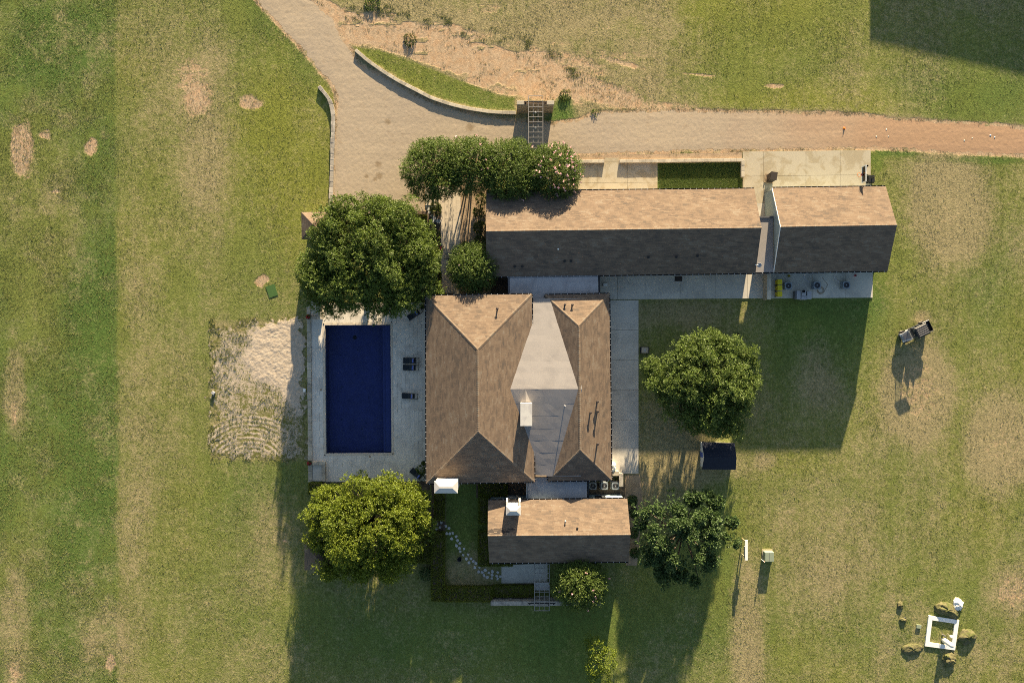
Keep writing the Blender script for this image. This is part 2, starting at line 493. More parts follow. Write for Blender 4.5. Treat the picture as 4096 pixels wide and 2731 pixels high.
# mown strip
strip = sstep(455, 490, x + 20 * wob) * (1 - sstep(640, 760, x + 60 * wob)) * (x < 900)
dryv += .06 * strip * (.4 + n2); lushv -= .05 * strip
dryv += .04 * np.sin(x / 27.) * sstep(480, 560, x) * (1 - sstep(900, 1100, x)) * (.3 + n1)
dryv += .42 * ell(x + 50 * wob, y, 800, 420, 150, 250, .95) + .25 * ell(x + 50 * wob, y, 850, 800, 120, 250, .95) + .14 * ell(x + 60 * wob, y, 560, 1750, 60, 700, .95)
soilv += .50 * ell(x, y, 770, 320, 90, 110, .8) + .35 * ell(x, y, 800, 430, 60, 60, .8)
yelv += .42 * ell(x + 90 * wob, y, 1140, 480, 230, 330, .95) + .35 * ell(x, y, 1150, 850, 200, 300, .95)
dryv -= .22 * ell(x + 90 * wob, y, 1160, 350, 200, 330, .95); dryv -= .10 * ell(x, y, 1100, 850, 200, 320, .95)
lushv += .4 * ell(x, y, 1120, 130, 70, 230, .7, -.6) + .3 * ell(x, y, 1000, 2000, 240, 260, .7)
dryv += .3 * ell(x, y, 1050, 2150, 130, 200, .8)
for e in [(85, 600, 42, 105, .95), (185, 540, 22, 14, .9), (365, 585, 28, 30, .85), (228, 757, 20, 11, .8), (438, 2650, 22, 45, .8), (1000, 415, 50, 30, .9), (1052, 1123, 26, 22, 1.0),
          (60, 1660, 16, 60, .5), (1150, 2165, 14, 12, .7), (60, 2690, 40, 60, .5)]:
    soilv = np.maximum(soilv, e[4] * ell(x + 34 * (n3 - .5), y + 44 * (fbm(x / 40, y / 40, 3, 33) - .5), e[0], e[1], e[2], e[3], .95))
# north bank
north = sstep(1330, 1500, x) * (1 - sstep(430, 520, y))
dryv += north * (.42 + .5 * (fbm(x / 160, y / 60, 4, 51) - .5)) * (1 - .9 * sstep(2600, 2900, x))
soilv += north * .38 * sstep(.52, .7, fbm(x / 220, y / 45, 4, 61)) * (1 - .85 * sstep(2500, 2800, x))
yelv += .34 * ell(x + 120 * wob, y, 2980, 150, 420, 240, .95) + .5 * ell(x, y, 3250, 420, 400, 70, .8)
dryv -= .20 * ell(x + 120 * wob, y, 2980, 130, 380, 220, .95) + .2 * ell(x, y, 3900, 420, 300, 90, .8)
lushv += .3 * ell(x, y, 3900, 350, 260, 150, .8)
sd_ = sdf(SOIL, x, y)
wash = sstep(-75, 45, sd_ + 120 * (fbm(x / 90, y / 34, 4, 81) - .5)) * (1 - .55 * sstep(.58, .70, fbm(x / 80, y / 24, 4, 95)))
soilv = np.maximum(soilv, .95 * wash); dryv += .45 * sstep(-130, 0, sd_) * (1 - sstep(2600, 2800, x))
for e in [(2430, 380, 190, 50, .72, .25), (2600, 425, 240, 26, .55, .05), (2300, 250, 160, 40, .55, .3), (2330, 330, 90, 40, .7, .3), (1330, 40, 90, 26, .9, .55), (1470, 70, 120, 16, .8, .15), (2480, 250, 120, 14, .6, .25), (2800, 300, 90, 8, .55, .1), (3100, 345, 50, 12, .6, 0)]:
    soilv = np.maximum(soilv, e[4] * ell(x, y, e[0], e[1], e[2], e[3], .7, e[5]))
berm = np.clip(sdf([(1380, 180), (1420, 178), (1520, 192), (1640, 230), (1760, 280), (1880, 330), (2000, 372), (2068, 385), (2068, 450), (1960, 446), (1880, 432), (1720, 388), (1600, 325), (1470, 245)], x, y) / 14, 0, 1)
dryv = dryv * (1 - .8 * berm) ; lushv += .35 * berm; yelv += .2 * berm; soilv *= 1 - berm
for e in [(2250, 440, 60, 40), (2260, 400, 25, 25), (2250, 478, 75, 22), (3600, 610, 90, 18), (3900, 640, 200, 18), (3500, 640, 40, 60)]:
    k = ell(x, y, *e); lushv += .6 * k; dryv *= 1 - .7 * k; soilv *= 1 - k
# east and south lawns
east = sstep(2900, 3100, x) * sstep(600, 700, y)
dryv += .06 * east; yelv += .1 * east
for e in [(3670, 1560, 115, 165, .95, .42), (3800, 830, 140, 200, .85, .28), (4010, 1780, 125, 165, .9, .34), (2990, 2560, 60, 330, .65, .2), (4060, 2360, 100, 90, .5, .45), (3690, 1270, 30, 25, .5, .3),
          (3260, 1480, 90, 140, .5, .0), (2700, 1250, 160, 60, .45, .15), (2700, 1800, 110, 200, .55, .25), (2560, 1960, 60, 120, .6, .4), (3300, 2150, 240, 260, .2, 0), (2900, 1860, 130, 60, .3, 0), (3060, 1840, 40, 30, .5, .2)]:
    k = ell(x, y, e[0], e[1], e[2], e[3], .75); dryv += e[4] * k; soilv = np.maximum(soilv, e[5] * k)
for e in [(3250, 1330, 180, 230, .45), (3700, 2500, 400, 250, .2), (3480, 1180, 70, 130, .4), (2100, 2550, 900, 160, .35), (2800, 700, 170, 60, .9), (2900, 2150, 60, 250, .2), (3950, 1000, 120, 300, .2)]:
    k = ell(x, y, e[0], e[1], e[2], e[3], .7); lushv += e[4] * k; dryv -= .5 * e[4] * k
dryv += .10 * np.sin((x + .15 * y) / 20.) * sstep(3300, 3500, x) * sstep(1500, 1900, y) * n1
# round the sand court
ct = np.clip((sdf([(830, 1270), (1228, 1262), (1235, 1850), (835, 1845)], x, y) + 26 * wob) / 30, 0, 1)
dryv += ct * .28; soilv += ct * .30 * n3; lushv -= ct * .3
# inner garden
gar = np.clip(sdf([(1780, 1935), (1930, 1935), (1950, 2260), (2000, 2260), (2135, 2330), (2135, 2345), (1800, 2345), (1782, 2300)], x, y) / 8, 0, 1)
dryv = dryv * (1 - gar) + gar * (.15 + .6 * ell(x, y, 1880, 2290, 120, 90)); lushv = lushv * (1 - gar) + gar * .6
dd = sdf(DRIVE, x, y)
edge = np.exp(-(dd / 14.) ** 2); dryv += .5 * edge; soilv = np.maximum(soilv, .62 * np.exp(-(np.minimum(dd + 4, 0) / 12.) ** 2) * (.5 + n3))
cover = np.stack([np.clip(dryv, 0, 1), np.clip(soilv, 0, 1), np.clip(lushv, 0, 1), np.clip(yelv, 0, 1)], -1)
inn = (np.abs(GX) < 68) & (np.abs(GY) < 46)
poolhole = np.clip(sdf([(1255, 1250), (1610, 1250), (1610, 1860), (1255, 1860)], x, y) / 10, 0, 1)
flat_ = np.exp(-(np.minimum(np.abs(dd), np.minimum(np.abs(sdf(SOIL, x, y)), np.abs(sdf([(805, 1250), (1240, 1250), (1240, 1860), (805, 1860)], x, y)))) / 60.) ** 2)
flat_ = np.maximum(flat_, sdf(SOIL, x, y) > 0)
GZ = np.where(inn, -.009 - (1 - flat_) * (.022 * n3 + .02 * n2), -.04) - 3.0 * poolhole
NX, NY = len(gx), len(gy)
V = np.stack([GX.ravel(), GY.ravel(), GZ.ravel()], -1)
ii = np.arange(NX * NY).reshape(NY, NX)
F = np.stack([ii[:-1, :-1], ii[:-1, 1:], ii[1:, 1:], ii[1:, :-1]], -1).reshape(-1, 4)
me = npmesh('ground', V, F, {'cover': cover.reshape(-1, 4)}, True)
ground = linkmesh('ground', me, None, MATS['ground_cover'])
tag(ground, 'mown and dry grass lawn spreading round the whole estate', 'ground', kind='structure')

def ragged_sheet(name, poly, step, amp, z, relief, rscale, mat, seed, thr=0.0, extra=None, nscale=26., bbox=None):
    P = np.array(bbox or poly)
    x0, x1 = P[:, 0].min() - 30, P[:, 0].max() + 30; y0, y1 = P[:, 1].min() - 30, P[:, 1].max() + 30
    xs = np.arange(x0, x1, step * PXM); ys = np.arange(y0, y1, step * PXM)
    X, Y = np.meshgrid(xs, ys)
    nn = fbm(X / nscale, Y / nscale, 4, seed) - .5 + .3 * (vnoise(X / 7, Y / 7, seed + 3) - .5)
    d = sdf(poly, X, Y) + amp * 2 * nn
    if extra is not None: d = extra(X, Y, d)
    Z = z - .006 + np.clip(d / 26, 0, 1) * (.006 + relief * fbm(X / rscale, Y / rscale, 3, seed + 5))
    keep = (d[:-1, :-1] > thr) & (d[1:, 1:] > thr) & (d[:-1, 1:] > thr) & (d[1:, :-1] > thr)
    I = np.arange(X.size).reshape(X.shape)
    F = np.stack([I[1:, :-1], I[1:, 1:], I[:-1, 1:], I[:-1, :-1]], -1)[keep]
    used = np.unique(F); rm = np.full(X.size, -1); rm[used] = np.arange(len(used))
    V = np.stack([(X.ravel() - 2048) / PXM, (1365.5 - Y.ravel()) / PXM, Z.ravel()], -1)[used]
    me = npmesh(name, V, rm[F], smooth=True)
    return linkmesh(name, me, None, MATS[mat])

o = ragged_sheet('gravel_driveway', DRIVE, .12, 10, .0, .022, 9, 'gravel', 71)
tag(o, 'pale gravel driveway curving past the house to a red dirt lane', 'driveway', kind='structure')
q = N('court_sand'); q.p.inputs['Roughness'].default_value = 1.0; q.p.inputs['Specular IOR Level'].default_value = .05
sm = q.attr('sandmix').outputs['Fac']; f1 = q.noise(2.2, 4, .65, dist=.5); f2 = q.noise(6.0, 4, .7); f3 = q.noise(16, 3, .7)
k = q.math('MULTIPLY_ADD', q.math('SUBTRACT', f1, .5), 1.2, sm); k = q.math('MULTIPLY_ADD', q.math('SUBTRACT', f2, .5), 1.6, k)
gc = q.mix(q.ramp(f1, .35, .65), (.120, .125, .036), (.20, .175, .085))
c = q.mix(q.ramp(k, .30, .72), gc, q.mix(q.ramp(f1, .4, .65), (.48, .40, .315), (.41, .335, .255)))
q.l(q.scale(c, q.math('MULTIPLY_ADD', f3, .5, .75)), q.p.inputs['Base Color']); q.bump(q.math('MULTIPLY_ADD', f3, .4, f2), .5, .06)
MATS['court_sand'] = q.m
st_ = .11 * PXM
X, Y = np.meshgrid(np.arange(805, 1240, st_), np.arange(1245, 1862, st_))
gap = fbm(X / 30, Y / 30, 4, 191) - .5
d = sdf([(832, 1330), (900, 1290), (1000, 1275), (1080, 1262), (1232, 1256), (1236, 1850), (838, 1848)], X, Y) + 90 * gap - 6 + 26 * (vnoise(X / 6, Y / 6, 7) - .5)
dc = sdf(COURT, X, Y) + 50 * (fbm(X / 40, Y / 40, 4, 193) - .5)
core = sstep(-16, 22, dc)
arc = np.hypot((X - 1000) / 1.15, Y - 1890)
am = sstep(70, 95, arc) * (1 - sstep(225, 250, arc)) * (1 - sstep(1100, 1160, X)) * sstep(1610, 1640, Y)
rg = np.sin(6.283 * (arc + 8 * gap) / 17.) * am
smx = sstep(-4, 34, d) ** .7 * np.clip(core + (1 - core) * (.52 + .9 * gap + .34 * rg * sstep(.38, .62, fbm(X / 35, Y / 35, 3, 197)) + .15 * ell(X, Y, 960, 1480, 90, 90)), 0, 1)
wx, wy = 9 * vnoise(X / 17, Y / 17, 14), 9 * vnoise(X / 15, Y / 15, 15)
foot = vnoise((X + wx) / 5.0, (Y + wy) / 3.8, 8) * .5 + vnoise((X + wx) / 9, (Y - wy) / 8, 10) * .3 + vnoise(X / 22, Y / 18, 9) * .35
Z = -.006 + np.clip(d / 20, 0, 1) * (.004 + .085 * core * foot + (1 - core) * (.02 * foot + .008 * (rg + 1) * am))
keep = (d[:-1, :-1] > 0) & (d[1:, 1:] > 0) & (d[:-1, 1:] > 0) & (d[1:, :-1] > 0)
I = np.arange(X.size).reshape(X.shape); F = np.stack([I[1:, :-1], I[1:, 1:], I[:-1, 1:], I[:-1, :-1]], -1)[keep]
V = np.stack([(X.ravel() - 2048) / PXM, (1365.5 - Y.ravel()) / PXM, Z.ravel()], -1)
used = np.unique(F); rm = np.full(X.size, -1); rm[used] = np.arange(len(used))
o = linkmesh('sand_court', npmesh('sand_court', V[used], rm[F], {'sandmix': smx.ravel()[used]}, True), None, MATS['court_sand'])
tag(o, 'churned pale sand of the old sand court beside the pool terrace', 'sand', kind='structure')

# ------------------------------------------------------------------ shared building pieces
_BLK = {}
def block(mat, c=.04):
    """unit block (1x1x1, base at z=0) with chamfered top, shared by all alike pieces"""
    k = (mat, c)
    if k not in _BLK:
        m = MB().cbox(-.5, .5, -.5, .5, 0, 1, c)
        me = bpy.data.meshes.new('block'); me.from_pydata(m.v, [], m.f); me.update(); me.materials.append(MATS[mat])
        _BLK[k] = me
    return _BLK[k]
def piece(name, mat, parent, loc, size, rotz=0.0, c=.04):
    o = bpy.data.objects.new(name, block(mat, c)); COL.objects.link(o)
    o.parent = parent
    if parent is not None:
        loc = Vector(loc) - parent.location
    o.location = loc; o.scale = size; o.rotation_euler = (0, 0, rotz)
    return o

def struct(name, label, cat, loc=(0, 0, 0)):
    return tag(thing(name, label, cat, loc), kind='structure')

def quad_slab(name, mat, parent, pts, z0, z1):
    return MB().prism([g(*p)[:2] for p in pts], z0, z1).build(name, MATS[mat], parent)

def stone_wall(name, label, line, w, h, mat, slen, base=-.1, jit=.02, capw=0.04):
    """low wall along a plan line (top centre line), coping stones are children"""
    pts = [g(px, py, h).to_2d() for px, py in line]
    t = thing(name, label, 'wall', (pts[0].x, pts[0].y, 0))
    # resample
    segs = []
    acc = [0]
    for i in range(len(pts) - 1): acc.append(acc[-1] + (pts[i + 1] - pts[i]).length)
    def at(s):
        for i in range(len(acc) - 1):
            if s <= acc[i + 1] or i == len(acc) - 2:
                return pts[i].lerp(pts[i + 1], (s - acc[i]) / max(1e-6, acc[i + 1] - acc[i]))
    n = max(1, round(acc[-1] / slen))
    body = MB()
    for i in range(n):
        a, b = at(acc[-1] * i / n), at(acc[-1] * (i + 1) / n)
        d = (b - a); L = d.length; d.normalize(); pn = Vector((-d.y, d.x))
        ww = w / 2 - .02
        body.prism([a - pn * ww, b - pn * ww, b + pn * ww, a + pn * ww], base, h - .14)
        mid = (a + b) / 2
        piece('coping_stone', mat, t, (mid.x, mid.y, h - .14), (L * .985, w + random.uniform(-jit, jit), .14 + random.uniform(-.012, .012)), math.atan2(d.y, d.x), .06)
    body.build('body', MATS[mat], t)
    return t

# ------------------------------------------------------------------ walls along the drive
stone_wall('retaining_wall', 'long curved limestone wall between the gravel drive and the grass bank',
           [(1422, 200), (1471, 243), (1525, 281), (1560, 303), (1596, 325), (1659, 357), (1726, 392), (1793, 414), (1830, 424), (1883, 436), (1920, 441), (1959, 447), (2010, 450), (2064, 451)], .42, .30, 'limestone', .85)
stone_wall('kerb_wall', 'short weathered stone wall bending along the west edge of the gravel drive',
           [(1275, 345), (1290, 363), (1306, 382), (1318, 400), (1327, 425), (1332, 455), (1332, 500), (1330, 560), (1328, 640), (1326, 700), (1324, 770), (1322, 840)], .48, .32, 'weathered_stone', .7, jit=.07)

# ------------------------------------------------------------------ pool terrace
def dk(u, v, h=.15):
    return g(u + (v - 1550) * .009, v - (u - 1430) * .009, h)
terr = struct('pool_terrace', 'pale stone tiled terrace round the navy swimming pool', 'terrace', (0, 0, 0))
ROT = -.009
def tile(u0, u1, v0, v1, z=.15, mat='deck_tile', gap=.28, name='tile', parent=None, th=.06):
    p = dk((u0 + u1) / 2, (v0 + v1) / 2, 0)
    k = 1.0
    return piece(name, mat, parent or terr, (p.x, p.y, z - th + random.uniform(-.003, .003)), ((u1 - u0 - gap) / PXM * k, (v1 - v0 - gap) / PXM * k, th), ROT, .02)
PU0, PU1, PV0, PV1 = 1302.5, 1564.5, 1300, 1811.5
bed = MB()
for (u0, u1, v0, v1) in [(1248, PU0, 1212, 1925), (PU1, 1722, 1212, 1925), (PU0, PU1, 1212, PV0), (PU0, PU1, PV1, 1925)]:
    bed.prism([dk(u0, v0)[:2], dk(u1, v0)[:2], dk(u1, v1)[:2], dk(u0, v1)[:2]], -.4, .085)
bed.build('mortar_bed', MATS['concrete'], terr)
CW = 9
def column(u0, u1, v0, v1):
    v = v0 + random.uniform(-30, 0)
    while v < v1:
        e = v + random.uniform(36, 62)
        if v1 - e < 14: e = v1
        a, b = max(v, v0), min(e, v1)
        if b - a > 3: tile(u0, u1, a, b)
        v = e
for i in range(3):
    wd = (PU0 - CW - 1248) / 3; column(1248 + i * wd, 1248 + (i + 1) * wd, 1212, 1925)
for i in range(9):
    wd = (1722 - PU1 - CW) / 9; column(PU1 + CW + i * wd, PU1 + CW + (i + 1) * wd, 1212, 1925)
for i in range(15):
    wd = (PU1 - PU0 + 2 * CW) / 15; u = PU0 - CW + i * wd
    column(u, u + wd, 1212, PV0 - CW); column(u, u + wd, PV1 + CW, 1925)
for v0, v1 in ((PV0 - CW, PV0), (PV1, PV1 + CW)):
    for i in range(7):
        wd = (PU1 - PU0 + 2 * CW) / 7; tile(PU0 - CW + i * wd, PU0 - CW + (i + 1) * wd, v0, v1, .165, 'path_tile', name='coping_tile')
for u0, u1 in ((PU0 - CW, PU0), (PU1, PU1 + CW)):
    for i in range(12):
        wd = (PV1 - PV0) / 12; tile(u0, u1, PV0 + i * wd, PV0 + (i + 1) * wd, .165, 'path_tile', name='coping_tile')
for (u, v) in ((1297, 1294), (1568, 1290), (1297, 1818), (1569, 1815)):
    p = dk(u, v, .15); MB().lathe([(.07, 0), (.07, .05), (.05, .06)], 10, (p.x, p.y, .15)).build('deck_anchor', MATS['black_metal'], terr)
for (u, v) in ((1284, 1557), (1477, 1826), (1474, 1286)):
    p = dk(u, v, .15); MB().lathe([(.12, 0), (.12, .018)], 12, (p.x, p.y, .15)).build('drain_cover', MATS['timber'], terr)
pb = struct('swimming_pool', 'rectangular pool with dark navy plaster and a bench along its east side', 'pool', (0, 0, 0))
m = MB()
c4 = [dk(PU0, PV0, 0), dk(PU1, PV0, 0), dk(PU1, PV1, 0), dk(PU0, PV1, 0)]
top = [(p.x, p.y, .10) for p in c4]; bot = [(p.x, p.y, -1.9) for p in c4]
m.add(top + bot, [(4, 7, 6, 5), (0, 1, 5, 4), (1, 2, 6, 5), (2, 3, 7, 6), (3, 0, 4, 7)][0:1] + [(0, 4, 5, 1), (1, 5, 6, 2), (2, 6, 7, 3), (3, 7, 4, 0)])
m.build('basin', MATS['pool_plaster'], pb)
MB().prism([dk(PU1 - 36, PV0 + 1)[:2], dk(PU1 - .5, PV0 + 1)[:2], dk(PU1 - .5, PV1 - 1)[:2], dk(PU1 - 36, PV1 - 1)[:2]], -1.85, -.55).build('bench', MATS['pool_bench'], pb)
MB().prism([dk(PU1 - 24, PV0 + 2)[:2], dk(PU1 - .7, PV0 + 2)[:2], dk(PU1 - .7, PV1 - 2)[:2], dk(PU1 - 24, PV1 - 2)[:2]], -.5, -.3).build('step', MATS['pool_bench'], pb)
for (u, v, r) in [(1410, 1496, .10), (1350, 1420, .12), (1462, 1595, .1), (1379, 1640, .08), (1352, 1683, .1), (1452, 1698, .1), (1434, 1722, .12), (1352, 1550, .14), (1420, 1400, .1), (1352, 1705, .05), (1356, 1728, .05), (1337, 1703, .05)]:
    p = dk(u, v, 0); MB().lathe([(r, 0), (r * .8, .03)], 9, (p.x, p.y, -1.895)).build('floor_fitting', MATS['pool_spot'], pb)
p = dk(1408, 1349, 0); MB().lathe([(.26, 0), (.24, .10), (.1, .2)], 14, (p.x, p.y, -1.895)).build('pool_cleaner', MATS['black_metal'], pb)
m = MB(); m.add([(p.x, p.y, .035) for p in (c4[3], c4[2], c4[1], c4[0])], [(0, 1, 2, 3)])
tag(m.build('pool_water', MATS['water']), 'still dark blue water filling the swimming pool', 'water', kind='structure')
# west coping wall of the terrace with square corner seats
tw = thing('terrace_wall', 'low limestone coping wall along the west edge of the pool terrace', 'wall', dk(1239, 1550, 0))
v = 1200.0
while v < 1918:
    L = random.uniform(24, 38); e = min(v + L, 1924)
    p = dk(1240, (v + e) / 2, 0)
    piece('coping_stone', 'limestone', tw, (p.x, p.y, -.1), (15.5 / PXM + random.uniform(-.03, .03), (e - v - .8) / PXM, .42 + random.uniform(-.015, .015)), ROT, .02)
    v = e
def corner_seat(name, label, u0, v0, u1, v1, flip):
    c = dk((u0 + u1) / 2, (v0 + v1) / 2, 0)
    t = thing(name, label, 'planter', (c.x, c.y, 0))
    def bk(a, b, c_, d, h, nm, mt):
        p = dk((a + c_) / 2, (b + d) / 2, 0); piece(nm, mt, t, (p.x, p.y, .15), ((c_ - a) / PXM, (d - b) / PXM, h), ROT, .02)
    for k in range(2):
        w = (u1 - u0) / 2
        bk(u0 + k * w, v0 if flip else v1 - 13, u0 + (k + 1) * w - .6, v0 + 13 if flip else v1, .42, 'stone', 'limestone')
    for k in range(2):
        a = v0 + 13 if flip else v0; b = v1 if flip else v1 - 13
        h_ = (b - a) / 2
        bk(u1 - 14, a + k * h_ + .6, u1, a + (k + 1) * h_, .40, 'stone', 'limestone')
    bk(u0, v0 + (14 if flip else 0), u1 - 15, v1 - (0 if flip else 14), .18, 'seat_slab', 'concrete')
corner_seat('corner_planter', 'square stone corner bay at the north end of the terrace wall', 1250, 1200, 1296, 1276, False)
corner_seat('corner_planter', 'square stone corner bay at the south end of the terrace wall', 1250, 1842, 1302, 1920, True)

# ------------------------------------------------------------------ concrete pads
def pad(name, label, pieces, mat, z1=.06, z0=-.15):
    t = struct(name, label, 'paving', (0, 0, 0))
    for pts in pieces:
        quad_slab('slab', mat, t, pts, z0, z1 + random.uniform(-.004, .004))
    return t
def grid_pad(x0, x1, y0, y1, xs, ys, dy=0., gap=.9):
    out = []
    X = [x0] + xs + [x1]; Y = [y0] + ys + [y1]
    for i in range(len(X) - 1):
        for j in range(len(Y) - 1):
            a, b, c, d = X[i] + gap / 2, X[i + 1] - gap / 2, Y[j] + gap / 2, Y[j + 1] - gap / 2
            out.append([(a, c + dy * (a - x0)), (b, c + dy * (b - x0)), (b, d + dy * (b - x0)), (a, d + dy * (a - x0))])
    return out
pad('parking_pad', 'broad cream concrete court pad north of the east wing', grid_pad(2970, 3482, 607, 815, [3054, 3223, 3360], [706], -.012), 'cream_concrete')
pad('entry_slab', 'cream concrete slab behind the low coping wall', grid_pad(2280, 2630, 650, 815, [2388, 2509], [733], -.008) + [[(2419, 632), (2476, 632), (2476, 648.5), (2419, 648.5)]], 'cream_concrete', .05)
pad('service_yard', 'grey concrete service strip running along the south eave of the long wing',
    grid_pad(2400, 3490, 1075, 1198, [2470, 2580, 2720, 2860, 2990, 3120, 3250, 3380], [], -.0065), 'concrete', .055)
pad('side_walk', 'long grey concrete walk east of the main house', grid_pad(2425, 2554, 1200, 1893, [], [1320, 1440, 1560, 1680, 1790], 0), 'concrete', .05)
pad('garden_slab', 'rectangular grey concrete patio slab beside the garden pergola', [[(2006, 2262), (2040, 2257), (2136, 2254), (2136, 2330), (2006, 2331)], [(2137, 2252), (2190, 2252), (2190, 2345), (2137, 2345)]], 'concrete', .06)
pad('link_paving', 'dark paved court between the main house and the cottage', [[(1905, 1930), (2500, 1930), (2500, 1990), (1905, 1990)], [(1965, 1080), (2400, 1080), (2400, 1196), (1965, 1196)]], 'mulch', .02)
# front path of large tiles
fp = struct('front_path', 'cream tiled front path leading south from the gravel drive to the house', 'path', (0, 0, 0))
quad_slab('mortar_bed', 'concrete', fp, [(1702, 745), (1842, 745), (1842, 800), (1840, 1200), (1763, 1200), (1763, 830), (1702, 830)], -.1, .06)
for i in range(5):
    u0 = 1764 + i * 15.2; v = 745 - random.uniform(0, 40)
    while v < 1195:
        e = v + random.uniform(38, 60); a = max(v, 745); b = min(e, 1196)
        if b - a > 4:
            p = g(u0 + 7.6, (a + b) / 2); piece('tile', 'path_tile', fp, (p.x, p.y, .05), (14.7 / PXM, (b - a - .5) / PXM, .06 + random.uniform(-.003, .003)), 0, .02)
        v = e
for k in range(3):
    for j in range(2):
        p = g(1712 + k * 20.5, 765 + j * 38); piece('tile', 'path_tile', fp, (p.x, p.y, .05), (19.8 / PXM, 37 / PXM, .06), 0, .02)
for k in range(2):
    p = g(1802, 1005 + k * 20); piece('step', 'limestone', fp, (p.x, p.y, .1), (50 / PXM, 19 / PXM, .06 + .05 * k), 0, .02)
# planting beds of the front court
for nm, lb, pts, mt in [('planting_bed', 'mulched bed between the front path and the big oak', [(1640, 845), (1763, 845), (1763, 1200), (1600, 1200), (1600, 960)], 'mulch'),
                        ('planting_bed', 'dry mulched bed between the front path and the long wing', [(1841, 700), (1962, 700), (1962, 1196), (1841, 1196)], 'tan_soil'),
                        ('planting_bed', 'dark mulched bed under the hedge south of the pool terrace', [(1250, 1926), (1720, 1926), (1720, 2130), (1690, 2250), (1240, 2250)], 'mulch'),
                        ('planting_bed', 'mulched border of the walled back garden', [(1726, 1930), (1782, 1930), (1782, 2345), (2135, 2330), (2135, 2400), (1728, 2405)], 'mulch'),
                        ('planting_bed', 'sandy strip along the coping wall east of the myrtles', [(2300, 622), (2968, 610), (2968, 640), (2300, 650)], 'tan_soil'),
                        ('planting_bed', 'bare earth east of the air conditioner yard', [(2500, 1900), (2560, 1900), (2570, 2010), (2548, 2260), (2505, 2260)], 'tan_soil')]:
    o = MB().prism([g(*p)[:2] for p in pts], -.2, .012 + .004 * random.random()).build(nm, MATS[mt]); tag(o, lb, 'planting bed', kind='structure')
# flagstones
def flag(px, py, r, parent, z=.045, asp=1.0, n=None, rot=None):
    c = g(px, py); n = n or random.randint(4, 6); a0 = random.uniform(0, 6.28) if rot is None else rot
    poly = [(c.x + r / PXM * random.uniform(.78, 1.2) * math.cos(a0 + 6.283 * (i + random.uniform(-.2, .2)) / n),
             c.y + r / PXM * random.uniform(.78, 1.2) * asp * math.sin(a0 + 6.283 * (i + random.uniform(-.2, .2)) / n)) for i in range(n)]
    MB().prism(poly, -.1, z + random.uniform(-.01, .01)).build('flagstone', MATS['cap_stone'], parent)
st = struct('stepping_path', 'irregular pale flagstones curving through the dark back garden', 'path', (0, 0, 0))
for (zx, zy) in [(350, 583), (380, 605), (420, 655), (390, 660), (355, 660), (455, 690), (410, 715), (472, 733), (495, 762), (460, 787), (490, 812), (540, 820), (497, 848), (530, 885), (580, 877), (562, 925), (612, 922),
                 (590, 965), (637, 950), (662, 970), (652, 1015), (702, 1010), (692, 1058), (728, 1065), (760, 1042), (748, 1097), (780, 1117), (797, 1065), (835, 1055), (833, 1092), (828, 1127), (880, 1103), (892, 1065), (890, 1133), (918, 1110),
                 (255, 560), (300, 545), (250, 610), (290, 595)]:
    flag(1650 + zx / 2.613, 1880 + zy / 2.613, 6.6, st)
st2 = struct('border_path', 'short curve of flagstones beside the shrub at the front path', 'path', (0, 0, 0))
for (px, py) in [(1713, 836), (1720, 850), (1728, 862), (1736, 873), (1748, 884), (1757, 886), (1733, 884)]:
    flag(px, py, 8.5, st2)

# ------------------------------------------------------------------ roofs and buildings
def shingle_plane(acc, e0, e1, t1, t0, seed, expo=.15):
    """lay shingle courses on the slope e0,e1 (eave, left to right looking up) t1,t0 (top)"""
    e0, e1, t1, t0 = map(Vector, (e0, e1, t1, t0))
    u = (e1 - e0); L = u.length; u.normalize()
    nrm = u.cross(((t0 + t1) / 2 - (e0 + e1) / 2)).normalized()
    v = nrm.cross(u)
    ul, vl = (t0 - e0).dot(u), (t0 - e0).dot(v); ur, vr = (t1 - e0).dot(u), (t1 - e0).dot(v)
    Vm = max(vl, vr)
    lx = lambda s: ul * min(1, s / vl); rx = lambda s: L + (ur - L) * min(1, s / vr)
    rng = random.Random(seed)
    n = int(Vm / expo) + 1
    u_, v_, n_, o_ = np.array(u), np.array(v), np.array(nrm), np.array(e0)
    ox, oy = rng.uniform(0, 90), rng.uniform(0, 90); run, rv = 0, .5
    for k in range(n):
        v0 = k * expo; v1 = min(v0 + expo + .02, Vm)
        if v1 - v0 < .03: continue
        a0, b0, a1, b1 = lx(v0), rx(v0), lx(v1), rx(v1)
        s = a0 - rng.uniform(0, .28)
        while s < b0:
            wd = rng.choice((.20, .26, .30, .36))
            e = s + wd
            q0, q1 = max(s, a0) + .002, min(e, b0) - .002
            r0, r1 = max(s, a1) + .002, min(e, b1) - .002
            if s < a0 + .5 or e > b0 - .5 or ul > .2:
                r0, r1 = min(max(r0, a1), b1), max(min(r1, b1), a1)
            if q1 - q0 > .03:
                if r1 < r0: r0 = r1 = (r0 + r1) / 2
                th = .004 + .006 * rng.random() ** 2
                if run <= 0: run, rv = rng.randint(1, 3), rng.random()
                run -= 1
                acc.append((o_, u_, v_, n_, q0, q1, r0, r1, v0, v1, th, k * .31 + ox, s * .42 + oy, .75 * rv + .25 * rng.random()))
            s = e
